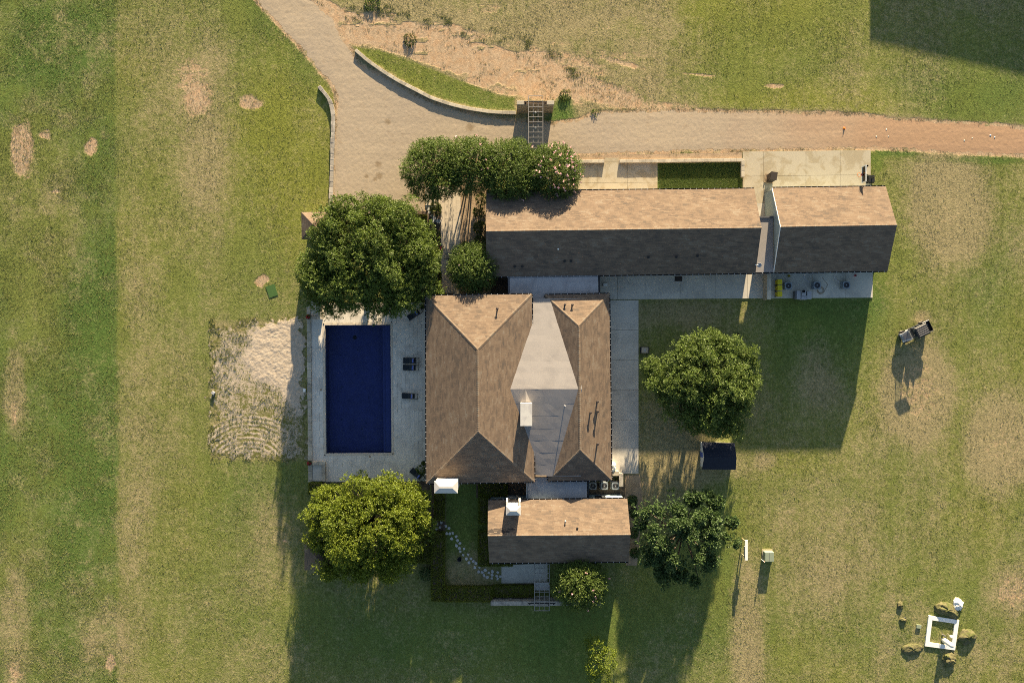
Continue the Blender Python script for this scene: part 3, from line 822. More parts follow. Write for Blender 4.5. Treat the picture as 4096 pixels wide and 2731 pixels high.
def build_shingles(name, acc, parent, off):
    M = len(acc)
    O = np.array([a[0] for a in acc]); U = np.array([a[1] for a in acc]); Vv = np.array([a[2] for a in acc]); Nn = np.array([a[3] for a in acc])
    sc = np.array([a[4:] for a in acc], dtype=float)
    q0, q1, r0, r1, v0, v1, th, nx_, ny_, rr = [sc[:, i:i + 1] for i in range(10)]
    P = lambda uu, vv, hh: O + U * uu + Vv * vv + Nn * hh
    A, B, C, D = P(q0, v0, th), P(q1, v0, th), P(r1, v1, .003 + 0 * th), P(r0, v1, .003 + 0 * th)
    A2, B2 = P(q0, v0, -.01 + 0 * th), P(q1, v0, -.01 + 0 * th)
    C2, D2 = P(r1, v1, -.02 + 0 * th), P(r0, v1, -.02 + 0 * th)
    V = np.stack([A, B, C, D, A2, B2, C2, D2], 1).reshape(-1, 3) - np.array(off)
    b = (np.arange(M) * 8)[:, None]
    F = np.concatenate([b + np.array([0, 1, 2, 3]), b + np.array([4, 5, 1, 0]), b + np.array([5, 6, 2, 1]), b + np.array([7, 4, 0, 3])], 0)
    cl = fbm(nx_[:, 0] * .95, ny_[:, 0] * 3.6 + nx_[:, 0] * .5, 2, 131)
    t = np.clip(.52 + .60 * (rr[:, 0] - .5) + .75 * (cl - .5), 0, 1)
    me = npmesh(name, V, F, {'tint': np.repeat(t, 8)})
    o = linkmesh(name, me, parent, MATS['shingle']); o['kind'] = 'stuff'
    return o
def slab_under(mb, pts, th=.14):
    up = [Vector(p) - Vector((0, 0, .012)) for p in pts]
    dn = [p - Vector((0, 0, th)) for p in up]
    n = len(pts)
    mb.add(up + dn, [tuple(range(n)), tuple(range(2 * n - 1, n - 1, -1))] + [(i, n + i, n + (i + 1) % n, (i + 1) % n) for i in range(n)])
def caps(acc, a, b, d1, d2, seed):
    """folded ridge caps from a to b; d1,d2 unit vectors down both slopes"""
    a, b, d1, d2 = map(Vector, (a, b, d1, d2)); L = (b - a).length; ax = (b - a).normalized()
    n = max(1, int(L / .22)); w = .17
    for i in range(n):
        p, q_ = a + ax * (L * i / n), a + ax * (L * (i + 1) / n + .03)
        u1, u2 = Vector((0, 0, .028 + .012)), Vector((0, 0, .028 - .004))
        acc.append([p + u1, q_ + u2, q_ + d1 * w + u2 * .7, p + d1 * w + u1 * .7, p + d2 * w + u1 * .7, q_ + d2 * w + u2 * .7])
def build_caps(name, acc, parent, off, seed):
    V = np.array([[list(v) for v in c_] for c_ in acc]).reshape(-1, 3) - np.array(off)
    b = (np.arange(len(acc)) * 6)[:, None]
    F = np.concatenate([b + np.array([0, 1, 2, 3]), b + np.array([0, 4, 5, 1]), b + np.array([0, 3, 4, 0])[[0, 1, 2, 2]]], 0) if False else np.concatenate([b + np.array([1, 0, 3, 2]), b + np.array([0, 1, 5, 4])], 0)
    r = np.random.default_rng(seed).random(len(acc))
    me = npmesh(name, V, F, {'tint': np.repeat(.55 + .45 * r, 6)})
    o = linkmesh(name, me, parent, MATS['shingle']); o['kind'] = 'stuff'
    return o
def gutter(parent, a, b, out, straps=True):
    a, b, out = Vector(a), Vector(b), Vector(out)
    d = (b - a).normalized(); w = .13
    m = MB()
    for (o0, o1, z0, z1) in ((0, w, -.13, -.115), (0, .012, -.13, .0), (w - .012, w, -.13, .0)):
        p = [a + out * o0, b + out * o0, b + out * o1, a + out * o1]
        m.hull([v + Vector((0, 0, z0)) for v in p], [v + Vector((0, 0, z1)) for v in p])
    gt = m.build('gutter', MATS['black_metal'], parent)
    if straps:
        L = (b - a).length; s = MB(); k = int(L / .72)
        for i in range(k):
            c = a + d * (L * (i + .5) / k)
            p = [c - d * .03, c + d * .03, c + d * .03 + out * w, c - d * .03 + out * w]
            s.hull([v + Vector((0, 0, .002)) for v in p], [v + Vector((0, 0, .014)) for v in p])
        so = s.build('strap', MATS['cabinet_grey'], None); so['kind'] = 'stuff'
        off = parent.location
        so.data.transform(__import__('mathutils').Matrix.Translation(-off)); so.parent = gt
    return gt
def window_part(parent, c, along, w, h, out):
    """framed window in a wall: c centre, along/out unit vectors"""
    c, along, out = Vector(c), Vector(along), Vector(out); z = Vector((0, 0, 1))
    def bx(a0, a1, z0, z1, d0, d1):
        p = [c + along * a0 + out * d0, c + along * a1 + out * d0, c + along * a1 + out * d1, c + along * a0 + out * d1]
        return [v + z * z0 for v in p], [v + z * z1 for v in p]
    m = MB()
    for r_ in ((-w / 2, w / 2, -h / 2, -h / 2 + .07), (-w / 2, w / 2, h / 2 - .07, h / 2), (-w / 2, -w / 2 + .07, -h / 2, h / 2), (w / 2 - .07, w / 2, -h / 2, h / 2), (-.03, .03, -h / 2, h / 2)):
        m.hull(*bx(*r_, -.05, .05))
    f = m.build('window', MATS['black_metal'], parent)
    pn = MB().hull(*bx(-w / 2 + .06, w / 2 - .06, -h / 2 + .06, h / 2 - .06, -.02, .012)).build('pane', MATS['ac_dark'], None)
    pn.data.transform(__import__('mathutils').Matrix.Translation(-parent.location)); pn.parent = f
def vent(parent, px, py, z, h, r=.09, mat='vent_metal', capr=.16, name='vent_pipe'):
    p = g(px, py, z + h); b = Vector((p.x, p.y, z))
    v = MB().lathe([(r * 1.7, -.12), (r * 1.6, .05), (r, .08), (r, h - .12)], 12, b).build(name, MATS[mat], parent)
    c = MB().lathe([(capr, h - .14), (capr * 1.05, h - .05), (capr * .5, h)], 12, b).build('vent_cap', MATS[mat], None)
    c.data.transform(__import__('mathutils').Matrix.Translation(-parent.location)); c.parent = v
    return v
def down(slope_from, slope_to):
    return (Vector(slope_to) - Vector(slope_from)).normalized()

def gable_building(name, label, nw, ne, rw, re_, sw, se, he, hr, wall, seed, over=.3, gablew=None, trim=False):
    e = lambda p: g(p[0], p[1], he); r = lambda p: g(p[0], p[1], hr)
    NW, NE, RW, RE, SW, SE = e(nw), e(ne), r(rw), r(re_), e(sw), e(se)
    # straighten: ridge ends above the eave ends
    ctr = (NW + SE) / 2; t = thing(name, label, 'building', (ctr.x, ctr.y, 0))
    off = t.location
    roof = MB()
    slab_under(roof, [SW, SE, RE, RW]); slab_under(roof, [NE, NW, RW, RE])
    rf = roof.build('roof', MATS['dark_timber'], t)
    acc = []
    shingle_plane(acc, SW, SE, RE, RW, seed); shingle_plane(acc, NE, NW, RW, RE, seed + 1)
    build_shingles('shingles', acc, rf, off)
    cp = []; caps(cp, RW, RE, down(RW, SW), down(RW, NW), seed)
    build_caps('ridge_caps', cp, rf, off, seed)
    ax = (NE - NW).normalized(); nn = (NW - SW).normalized(); nn.z = 0; nn.normalize()
    # walls
    i = over
    def ins(p, sx, sy): return p + ax * (sx * i) + nn * (sy * i)
    w = MB()
    a, b, c, d = ins(NW, 1, -1), ins(NE, -1, -1), ins(SE, -1, 1), ins(SW, 1, 1)
    ra, rb = RW + ax * i, RE - ax * i
    sl = (hr - he) / ((NW - SW).length / 2)
    zt = he + i * sl - .16
    low = [Vector((p.x, p.y, -.1)) for p in (a, d, c, b)]
    hi = [Vector((p.x, p.y, zt)) for p in (a, d, c, b)]
    R1, R2 = Vector((ra.x, ra.y, hr - .17)), Vector((rb.x, rb.y, hr - .17))
    w.add(low + hi + [R1, R2], [(0, 1, 5, 8, 4), (1, 2, 6, 5), (2, 3, 7, 9, 6), (3, 0, 4, 7), (4, 8, 9, 7), (8, 5, 6, 9)])
    w.build('wall', MATS[wall], t)
    gutter(t, SW, SE, -nn); gutter(t, NE, NW, nn)
    L = (NE - NW).length
    for k in range(max(2, int(L / 5))):
        f_ = (k + .5) / max(2, int(L / 5))
        window_part(t, a.lerp(b, f_).xy.to_3d() + Vector((0, 0, 1.5)), ax, 1.2, 1.3, nn)
        window_part(t, d.lerp(c, f_).xy.to_3d() + Vector((0, 0, 1.5)), ax, 1.2, 1.3, -nn)
    if trim:
        tm = MB()
        for (p0, p1) in ((NW, RW), (SW, RW)):
            q0, q1 = p0 - ax * .05, p1 - ax * .05
            tm.hull([q0 + Vector((0, 0, -.2)), q1 + Vector((0, 0, -.2)), q1 + ax * .045 + Vector((0, 0, -.2)), q0 + ax * .045 + Vector((0, 0, -.2))],
                    [q0 + Vector((0, 0, .02)), q1 + Vector((0, 0, .02)), q1 + ax * .045 + Vector((0, 0, .02)), q0 + ax * .045 + Vector((0, 0, .02))])
        tm.build('rake_trim', MATS['white_paint'], t)
    return t
HE, HR = 100 / PXM, 177 / PXM
WB = gable_building('long_wing', 'long gabled wing with tan shingle roof north of the main house', (1945, 766), (3017, 755), (1944, 925), (3046, 911), (1947, 1107), (3022, 1092.5), HE, HR, 'wall_stone', 11)
EB = gable_building('east_wing', 'shorter gabled wing with pale blue gable wall at the east end', (3089, 752), (3543, 746), (3123, 907.5), (3588, 900), (3096, 1090), (3550, 1084), HE, HR, 'wall_pale', 21, .10, trim=True)
for (px, py, z, h) in [(2059, 1066, 3.5, .35), (2089, 1066, 3.5, .35), (2259, 1044, 3.7, .35), (2284, 1044, 3.7, .35), (2594, 1029, 3.9, .35), (2706, 1028, 3.9, .4), (2791, 1023, 3.9, .4)]:
    vent(WB, px, py, z, h, .08, 'black_metal')
vent(WB, 2233, 996, 4.35, .45, .07, 'white_paint', .1)
# flat link between both wings
lk = thing('flat_link', 'flat pale roofed link between the long wing and the east wing', 'building', g(3055, 980))
quad = [g(3005, 872, HE), g(3092.5, 871, HE), g(3095, 1088, HE), g(3003, 1089.5, HE)]
MB().prism([p[:2] for p in quad], HE - .25, HE - .01).build('roof', MATS['white_membrane'], lk)
MB().prism([g(*p, HE)[:2] for p in ((3000, 866), (3092.5, 865), (3092.5, 871.5), (3000, 872.5))], HE - .3, HE + .1).build('parapet', MATS['dark_steel'], lk)
def lkw(x0, x1, y0, y1, z0, z1): MB().box((x0 - 2048) / PXM, (x1 - 2048) / PXM, (1365.5 - y1) / PXM, (1365.5 - y0) / PXM, z0, z1).build('wall', MATS['wall_stone'], lk)
lkw(2990, 3016, 884, 891, -.1, HE - .26); lkw(3047, 3056, 884, 891, -.1, HE - .26); lkw(3016.1, 3046.9, 884, 891, 2.55, HE - .26)
quad_slab('floor', 'concrete', lk, [(2988, 812), (3058, 812), (3058, 1076), (2988, 1076)], -.1, .052)
p0, p1 = g(3003, 1090.3, HE), g(3095, 1089, HE); gutter(lk, p0, p1, Vector((0, -1, 0)))
b = g(3036, 1060, HE + .3)
ds = thing('satellite_dish', 'small grey satellite dish on the flat link roof', 'satellite dish', (b.x, b.y, HE - .01))
MB().tube([b - Vector((.45, 0, .31)), b - Vector((.40, 0, -.15)), b + Vector((-.1, 0, .1))], .04).build('mast', MATS['white_paint'], ds)
m = MB(); m.lathe([(.02, 0), (.15, .02), (.28, .09), (.27, .11), (.14, .05), (.02, .03)], 18)
d_ = m.build('dish', MATS['cabinet_grey'], ds, True, rel=False); d_.location = (0.02, 0, .36); d_.rotation_euler = (R(12), R(-22), 0)
MB().tube([b + Vector((-.4, 0, .1)), b + Vector((-.55, 0, .3))], .05).build('receiver', MATS['white_paint'], ds)

def hip_house(name, label, nw, ne, se, sw, rn, rs, he, hr, seed, wall='wall_stone'):
    NW, NE, SE, SW = [g(*p, he) for p in (nw, ne, se, sw)]; RN, RS = g(*rn, hr), g(*rs, hr)
    c = (NW + SE) / 2; t = thing(name, label, 'house', (c.x, c.y, 0)); off = t.location
    roof = MB()
    for pl in ([SW, SE, RS], [NE, NW, RN], [SE, NE, RN, RS], [NW, SW, RS, RN]): slab_under(roof, pl)
    rf = roof.build('roof', MATS['dark_timber'], t)
    acc = []
    shingle_plane(acc, SW, SE, RS, RS, seed); shingle_plane(acc, NE, NW, RN, RN, seed + 1)
    shingle_plane(acc, SE, NE, RN, RS, seed + 2); shingle_plane(acc, NW, SW, RS, RN, seed + 3)
    build_shingles('shingles', acc, rf, off)
    cp = []
    E_, W_ = down((NW + NE) / 2, NE), down((NW + NE) / 2, NW)
    zz = Vector((0, 0, -1)) * ((hr - he) / ((NE - NW).length / 2))
    dE, dW, dN, dS = (E_ + zz).normalized(), (W_ + zz).normalized(), (Vector((0, 1, 0)) + zz).normalized(), (Vector((0, -1, 0)) + zz).normalized()
    caps(cp, RS, RN, dW, dE, seed)
    caps(cp, NW, RN, dN, dW, seed) if False else None
    for (co, rr_, s1, s2) in ((NW, RN, Vector((1, 0, 0)), Vector((0, -1, 0))), (NE, RN, Vector((0, -1, 0)), Vector((-1, 0, 0))), (SW, RS, Vector((0, 1, 0)), Vector((1, 0, 0))), (SE, RS, Vector((-1, 0, 0)), Vector((0, 1, 0)))):
        # directions lying in the two slopes, square to the hip
        axx = (rr_ - co).normalized()
        d1 = (s1 - axx * s1.dot(axx)); d2 = (s2 - axx * s2.dot(axx))
        # s1 runs along one eave, s2 along the other
        caps(cp, co, rr_, d1.normalized(), d2.normalized(), seed)
    build_caps('ridge_caps', cp, rf, off, seed)
    i = .45
    w = MB().prism([(NW.x + i, NW.y - i), (NE.x - i, NE.y - i), (SE.x - i, SE.y + i), (SW.x + i, SW.y + i)], -.1, he - .02)
    w.build('wall', MATS[wall], t)
    gutter(t, SW, SE, (0, -1, 0)); gutter(t, NE, NW, (0, 1, 0)); gutter(t, NW, SW, (-1, 0, 0)); gutter(t, SE, NE, (1, 0, 0))
    for k in range(5):
        f_ = (k + .5) / 5
        a = NW.lerp(SW, f_); window_part(t, (a.x + i, a.y, 1.6), (0, 1, 0), 1.4, 2.1, (-1, 0, 0))
        a = NE.lerp(SE, f_); window_part(t, (a.x - i, a.y, 1.6), (0, 1, 0), 1.4, 1.6, (1, 0, 0))
    for k in range(2):
        a = SW.lerp(SE, .35 + .3 * k); window_part(t, (a.x, a.y + i, 1.6), (1, 0, 0), 1.4, 2.1, (0, -1, 0))
    return t
LE, LR, RE_, RR = 135 / PXM, 218 / PXM, 112 / PXM, 172 / PXM
LH = hip_house('main_house', 'large hipped west block of the main house beside the pool', (1704, 1183), (2127, 1176.5), (2138, 1926.5), (1706, 1933), (1910, 1397), (1913, 1726), LE, LR, 31)
RH = hip_house('side_house', 'narrower hipped east block of the main house beside the concrete walk', (2180, 1180), (2437, 1174.5), (2446, 1919), (2192, 1923), (2315, 1303), (2321, 1799), RE_, RR, 41)
vent(LH, 1989, 1234, 4.9, .75, .09)
for (px, py, z, h) in [(2260, 1218, 3.9, .7), (2290, 1219, 3.9, .8), (2391, 1606, 4.1, 1.0), (2363, 1650, 4.5, .9), (2392, 1645, 4.1, 1.1), (2392, 1775, 4.1, 1.1)]:
    vent(RH, px, py, z, h)
# membrane saddle between both blocks
ms = thing('saddle_roof', 'white membrane saddle roof filling the valley between both hipped blocks', 'roof', g(2170, 1555))
def mz(py_ground):                                   # height profile over plan y
    return (170 - .143 * abs(py_ground - 1545)) / PXM
def gl(px, pyg, z): return Vector(((px - 2048) / PXM, (1365.5 - pyg) / PXM, z))
cuts = [1201, 1250, 1296, 1342, 1390, 1440, 1486, 1530, 1545, 1600, 1646, 1698, 1742, 1790, 1836, 1882]
for k in range(len(cuts) - 1):
    a, b = cuts[k], cuts[k + 1]
    x0, x1 = 2020, 2312
    nn_ = 12; m = MB(); up = k * 0
    lift = .012 if b <= 1545 else .012
    for side in range(1):
        za, zb = mz(a), mz(b)
        # each sheet laps over its lower neighbour
        if b <= 1545: la, lb = .007, .002
        else: la, lb = .002, .007
        xa = [x0 + (x1 - x0) * i / nn_ for i in range(nn_ + 1)]
        jit = lambda: random.uniform(-.006, .006)
        top = [[gl(xx, a, za + la + jit()) for xx in xa], [gl(xx, (a + b) / 2, (za + zb) / 2 + .009 + jit()) for xx in xa], [gl(xx, b, zb + lb + jit()) for xx in xa]]
        base = 0
        vv = sum(top, []); n_ = nn_ + 1
        ff = [(r_ * n_ + i, (r_ + 1) * n_ + i, (r_ + 1) * n_ + i + 1, r_ * n_ + i + 1) for r_ in range(2) for i in range(nn_)]
        e_ = len(vv); row = 0 if b <= 1545 else 2
        vv += [p - Vector((0, 0, .05)) for p in top[row]]
        for i in range(nn_):
            q_ = (row * n_ + i, row * n_ + i + 1, e_ + i + 1, e_ + i)
            ff.append(q_ if row == 0 else q_[::-1])
        m.add(vv, ff)
    m.build('membrane_sheet', MATS['white_membrane'], ms)
MB().prism([gl(2128, 1215, 0)[:2], gl(2176, 1215, 0)[:2], gl(2188, 1872, 0)[:2], gl(2134, 1872, 0)[:2]], -.1, mz(1201) - .08).build('core_wall', MATS['wall_stone'], ms)
# chimney saddle (cricket) and roof pipe
ct_ = 203 / PXM
c0, c1 = g(2081, 1611, ct_), g(2128.6, 1703.6, ct_)
zb = mz(1600)
m = MB(); xm = (c0.x + c1.x) / 2
yN = c0.y + .02; A_ = Vector((c0.x, yN, zb - .05)); B_ = Vector((c1.x, yN, zb - .05)); T_ = Vector((xm, yN, zb + .3)); Q_ = Vector((xm - .05, yN + 1.55, mz(1552) + .02))
m.add([A_, B_, T_, Q_], [(0, 2, 3), (2, 1, 3), (0, 1, 2)]); m.build('cricket', MATS['white_membrane'], ms)
vent(ms, 2261, 1624, 4.95, 1.15, .055, 'cabinet_grey', .09)
def chimney(name, label, x0, x1, y1, y0, z0, z1, style):
    """plan box (metres) with overhanging cap"""
    t = thing(name, label, 'chimney', ((x0 + x1) / 2, (y0 + y1) / 2, z0))
    MB().box(x0, x1, y0, y1, z0, z1 - .12).build('stack', MATS['stucco_white'], t)
    e = .05
    if style == 'flat':
        MB().cbox(x0 - e, x1 + e, y0 - e, y1 + e, z1 - .12, z1, .02).build('cap', MATS['cap_stone'], t)
    else:
        MB().cbox(x0 - .10, x1 + .10, y0 - .10, y1 + .10, z1 - .12, z1 - .02, .02).build('rim', MATS['stucco_white'], t)
        i = min(x1 - x0, y1 - y0) * .42
        MB().hull([(x0 - .06, y0 - .06, z1 - .02), (x1 + .06, y0 - .06, z1 - .02), (x1 + .06, y1 + .06, z1 - .02), (x0 - .06, y1 + .06, z1 - .02)],
                  [(x0 + i, y0 + i, z1 + .16), (x1 - i, y0 + i, z1 + .16), (x1 - i, y1 - i, z1 + .16), (x0 + i, y1 - i, z1 + .16)]).build('cap', MATS['cap_stone'], t)
    return t
chimney('chimney', 'tall white rectangular chimney rising from the membrane valley', c0.x + .05, c1.x - .05, c0.y - .05, c1.y + .05, 4.0, ct_, 'flat')
a, b = g(1737, 1924, 7.1), g(1831, 1972, 7.1)
chimney('chimney', 'broad white chimney with hipped cap at the south west corner of the main house', a.x + .1, b.x - .1, a.y - .1, b.y + .1, 0, 7.1, 'hip')

# cottage
CE, CR = 122 / PXM, 185 / PXM
CT = gable_building('cottage', 'small gabled shingle cottage south of the main house', (1952, 2000), (2509, 1993), (1951, 2142), (2522, 2137.5), (1957, 2250), (2514, 2245), CE, CR, 'wall_pale', 51, .25)
vent(CT, 2262, 2085, 4.7, .75, .07, 'cabinet_grey', .1); vent(CT, 2309.5, 2112, 5.0, .6, .09, 'black_metal', .12)
a, b = g(2024, 2023, 6.7), g(2083, 2060, 6.7)
t = chimney('chimney', 'white chimney with stepped shoulders on the north eave of the cottage', a.x + .1, b.x - .1, a.y - .1, b.y + .1, 0, 6.7, 'hip')
for xx in (b.x - .22, a.x + .02):
    MB().box(xx, xx + .2, a.y - .12, a.y + .45, 4.2, 6.3).build('shoulder', MATS['stucco_white'], t)
# flat connectors
fc = thing('flat_connector', 'flat grey roof joining the main house to the cottage', 'building', g(2230, 1955))
hz = 96 / PXM
def flat_roof(t, pts, z, mat, inset=.35, par=True):
    P = [g(*p, z)[:2] for p in pts]
    MB().prism(P, z - .22, z).build('roof', MATS[mat], t)
    cx = sum(p[0] for p in P) / len(P); cy = sum(p[1] for p in P) / len(P)
    MB().prism([(p[0] + (cx - p[0]) * .06, p[1] + (cy - p[1]) * .10) for p in P], -.1, z - .225).build('wall', MATS['wall_pale'], t)
flat_roof(fc, [(2113, 1908), (2348, 1908), (2348, 1996), (2112, 1996)], hz, 'grey_membrane')
MB().prism([g(*p, hz)[:2] for p in ((2105, 1924), (2111, 1924), (2110, 1996), (2104, 1996))], hz - .3, hz + .08).build('edge_trim', MATS['ac_grey'], fc)
MB().prism([g(*p, hz)[:2] for p in ((2350, 1922), (2356, 1922), (2356, 1996), (2350, 1996))], hz - .3, hz + .05).build('edge_gutter', MATS['black_metal'], fc)
MB().prism([gl(2129, 1874, 0)[:2], gl(2180, 1874, 0)[:2], gl(2180, 1884, 0)[:2], gl(2129, 1884, 0)[:2]], hz - .2, mz(1882) + .03).build('fascia', MATS['timber'], fc)
fn = thing('flat_connector', 'flat grey roof joining the long wing to the main house', 'building', g(2215, 1140))
flat_roof(fn, [(2038, 1098), (2392, 1096), (2394, 1176), (2185, 1180), (2185, 1200), (2129, 1200), (2129, 1181), (2039, 1181)], 98 / PXM, 'grey_membrane')
MB().prism([g(*p, HE)[:2] for p in ((2394, 1099), (2399, 1099), (2401, 1176), (2396, 1176))], HE - .3, HE - .02).build('edge_gutter', MATS['black_metal'], fn)
MB().prism([g(*p, HE)[:2] for p in ((2031, 1100), (2037, 1100), (2038, 1181), (2032, 1181))], HE - .3, HE - .02).build('edge_trim', MATS['dark_steel'], fn)

# small hipped garden pavilions
def pavilion(name, label, pts, he, hr, seed):
    P = [g(*p, he) for p in pts]; c = (P[0] + P[2]) / 2; T = Vector((c.x, c.y, hr))
    t = thing(name, label, 'pump house', (c.x, c.y, 0))
    r_ = MB()
    NW, NE, SE, SW = P
    for pl in ([SW, SE, T], [SE, NE, T], [NE, NW, T], [NW, SW, T]): slab_under(r_, pl, .1)
    rf = r_.build('roof', MATS['dark_timber'], t)
    acc = []
    for i, pl in enumerate(([SW, SE], [SE, NE], [NE, NW], [NW, SW])): shingle_plane(acc, pl[0], pl[1], T, T, seed + i)
    build_shingles('shingles', acc, rf, t.location)
    MB().box(SW.x + .3, NE.x - .3, SW.y + .3, NE.y - .3, -.1, he - .02).build('wall', MATS['wall_stone'], t)
    MB().box(SW.x + .27, SW.x + .31, c.y - .45, c.y + .45, 0, 2.05).build('door', MATS['dark_timber'], t)
pavilion('pump_house', 'small hipped shingle pump house beneath the big oak', [(1205, 849), (1316, 848), (1317, 956), (1207, 957)], 2.9, 4.1, 61)
pavilion('pump_house', 'small hipped shingle pump house beneath the yellow green tree', [(1218, 2165), (1330, 2165), (1330, 2278), (1218, 2279)], 2.6, 3.6, 71)

# ------------------------------------------------------------------ pergolas, gate pier, garden walls
def rect_wall(name, label, x0, x1, y0, y1, h, nc, mat, capmat, slen, cat='wall', caps_at=None, z=0):
    """wall of stone courses; px extents at the ground"""
    a, b = g(x0, y1), g(x1, y0)
    t = thing(name, label, cat, ((a.x + b.x) / 2, (a.y + b.y) / 2, 0))
    MB().box(a.x + .04, b.x - .04, a.y + .04, b.y - .04, -.2, h - .12).build('core', MATS['mulch'], t)
    ch = (h - .12) / nc
    for k in range(nc):
        s = a.x - (random.uniform(0, slen * .6))
        while s < b.x - .02:
            e = min(s + slen * random.uniform(.6, 1.3), b.x)
            p0 = max(s, a.x)
            if b.x - e < .2: e = b.x
            for (ya, yb) in ((a.y, a.y + .14), (b.y - .14, b.y)):
                j = random.uniform(-.015, .015)
                piece('stone', mat, t, ((p0 + e) / 2, (ya + yb) / 2 + j, k * ch), (e - p0 - .012, .15, ch - .01), 0, .05)
            s = e
    s = a.x - .03
    n = max(1, round((b.x - a.x + .06) / .9)); L = (b.x - a.x + .06) / n
    for k in range(n):
        cx = a.x - .03 + (k + .5) * L
        if caps_at and not (caps_at[0] > cx or cx > caps_at[1]): continue
        piece('coping_stone', capmat, t, (cx, (a.y + b.y) / 2, h - .12), (L - .012, (b.y - a.y) + .06, .12), 0, .05)
    return t
PH = 3.35
pa, pb_ = g(2095, 400, PH).x, g(2189, 400, PH).x
# pier top seen at y 404-418 -> ground 438-450
rect_wall('gate_pier', 'tall rubble stone wall carrying the steel pergola by the gravel drive', 2067.5, 2210, 438.2, 451.5, PH, 11, 'rubble_stone', 'limestone', .75, caps_at=(pa, pb_))
def pergola(name, label, x0, x1, inner, ys, h, hlow, ytop, posts, beam):
    """steel ladder frame; x/y given on the plan at height h"""
    c = g((x0 + x1) / 2, (ys[0] + ys[-1]) / 2, h)
    t = thing(name, label, 'pergola', (c.x, c.y, 0))
    def bar(nm, p, q_, w=.05, hh=.09, mt='steel'):
        p, q_ = Vector(p), Vector(q_); d = (q_ - p).normalized(); s = Vector((-d.y, d.x, 0)) * w / 2
        lo = [p - s, q_ - s, q_ + s, p + s]
        MB().hull(lo, [v + Vector((0, 0, hh)) for v in lo]).build(nm, MATS[mt], t)
    Y0, Y1 = g(0, ys[0], h).y, g(0, ys[-1], h).y
    for xx in (x0, x1):
        X = g(xx, 0, h).x; bar('rail', (X, Y0, h), (X, Y1, h), .07, .12)
    for xx in inner:
        X = g(xx, 0, h).x; bar('inner_rail', (X, g(0, ytop, h).y, h - .05), (X, Y1, h - .05), .05, .08)
    for yy in ys:
        Y = g(0, yy, h).y; bar('rung', (g(x0, 0, h).x, Y, h + .004), (g(x1, 0, h).x, Y, h + .004), .06, .08)
    for (xx, yy) in posts:
        p = g(xx, yy, h); MB().box(p.x - .05, p.x + .05, p.y - .05, p.y + .05, 0, h - .06).build('post', MATS['dark_steel'], t)
    for (bx0, bx1, by) in beam:
        p, q_ = g(bx0, by, h), g(bx1, by, h); bar('beam', (p.x, p.y, h - .16), (q_.x, q_.y, h - .16), .10, .10, 'black_metal')
        for xx in (bx0 + 7, bx1 - 7):
            p = g(xx, by + 4, h); MB().box(p.x - .08, p.x + .08, p.y - .06, p.y + .06, h - .40, h - .155).build('bracket', MATS['black_metal'], t)
    return t
pergola('steel_pergola', 'slim steel ladder pergola reaching from the gate pier into the myrtles', 2114, 2171.5, (2132.8, 2152.3), [385, 406] + [428 + 20.4 * k for k in range(14)], 3.45, 3.2, 406,
        [(2116, 690), (2170, 690)], [(2096, 2188, 407)])
for i, (px, py) in enumerate([(2142.5, 448), (2142.5, 510)]):
    p = g(px, py, 3.45); o = MB().lathe([(.03, 0), (.09, -.04), (.12, -.2), (.07, -.26)], 12, (p.x, p.y, 3.46)).build('pendant_light', MATS['white_paint'])
    tag(o, ['small white pendant lamp under the steel pergola, the one over the pier', 'small white pendant lamp under the steel pergola, the one over the gravel'][i], 'lamp', 'pendant lamps of the steel pergola')
GH = 2.6
rect_wall('garden_wall', 'long pale stone wall along the south side of the back garden', 1965, 2397, 2387, 2402, 1.6, 6, 'weathered_stone', 'weathered_stone', .8)
rect_wall('garden_wall', 'short stone return wall behind the flowering myrtle', 2385, 2397, 2355, 2386, 1.5, 6, 'weathered_stone', 'weathered_stone', .6)
pergola('garden_pergola', 'dark steel pergola grid spanning the back garden bench', 2138, 2197, (2157.5, 2177), [2254 + 18.6 * k for k in range(11)], 2.6, 2.4, 2254, [(2139, 2256), (2196, 2256), (2139, 2425), (2196, 2425)], [(2112, 2222, 2413)])
bn = g(2166, 2338)
t = thing('garden_bench', 'pale timber bench under the garden pergola', 'bench', (bn.x, bn.y, .06))
for k in range(5):
    MB().box(bn.x - .95, bn.x + .95, bn.y - .5 + k * .2, bn.y - .32 + k * .2, .44, .50).build('slat', MATS['cap_stone'], t)
for sx in (-.8, .8):
    for sy in (-.4, .4): MB().box(bn.x + sx - .05, bn.x + sx + .05, bn.y + sy - .05, bn.y + sy + .05, .06, .44).build('leg', MATS['timber'], t)
# coping wall east of the myrtles
def coping_run(name, label, x0, x1, y, dy=-.012):
    stone_wall(name, label, [(x0, y), (x1, y + dy * (x1 - x0))], .40, .42, 'limestone', .82)
coping_run('coping_wall', 'short limestone coping wall west of the entry slab gap', 2290, 2418, 646, -.01)
coping_run('coping_wall', 'long limestone coping wall above the green lawn panel', 2478, 2972, 645, -.011)
stone_wall('coping_wall', 'limestone return wall between the lawn panel and the parking pad', [(2972, 640), (2972, 708)], .40, .42, 'limestone', .82)

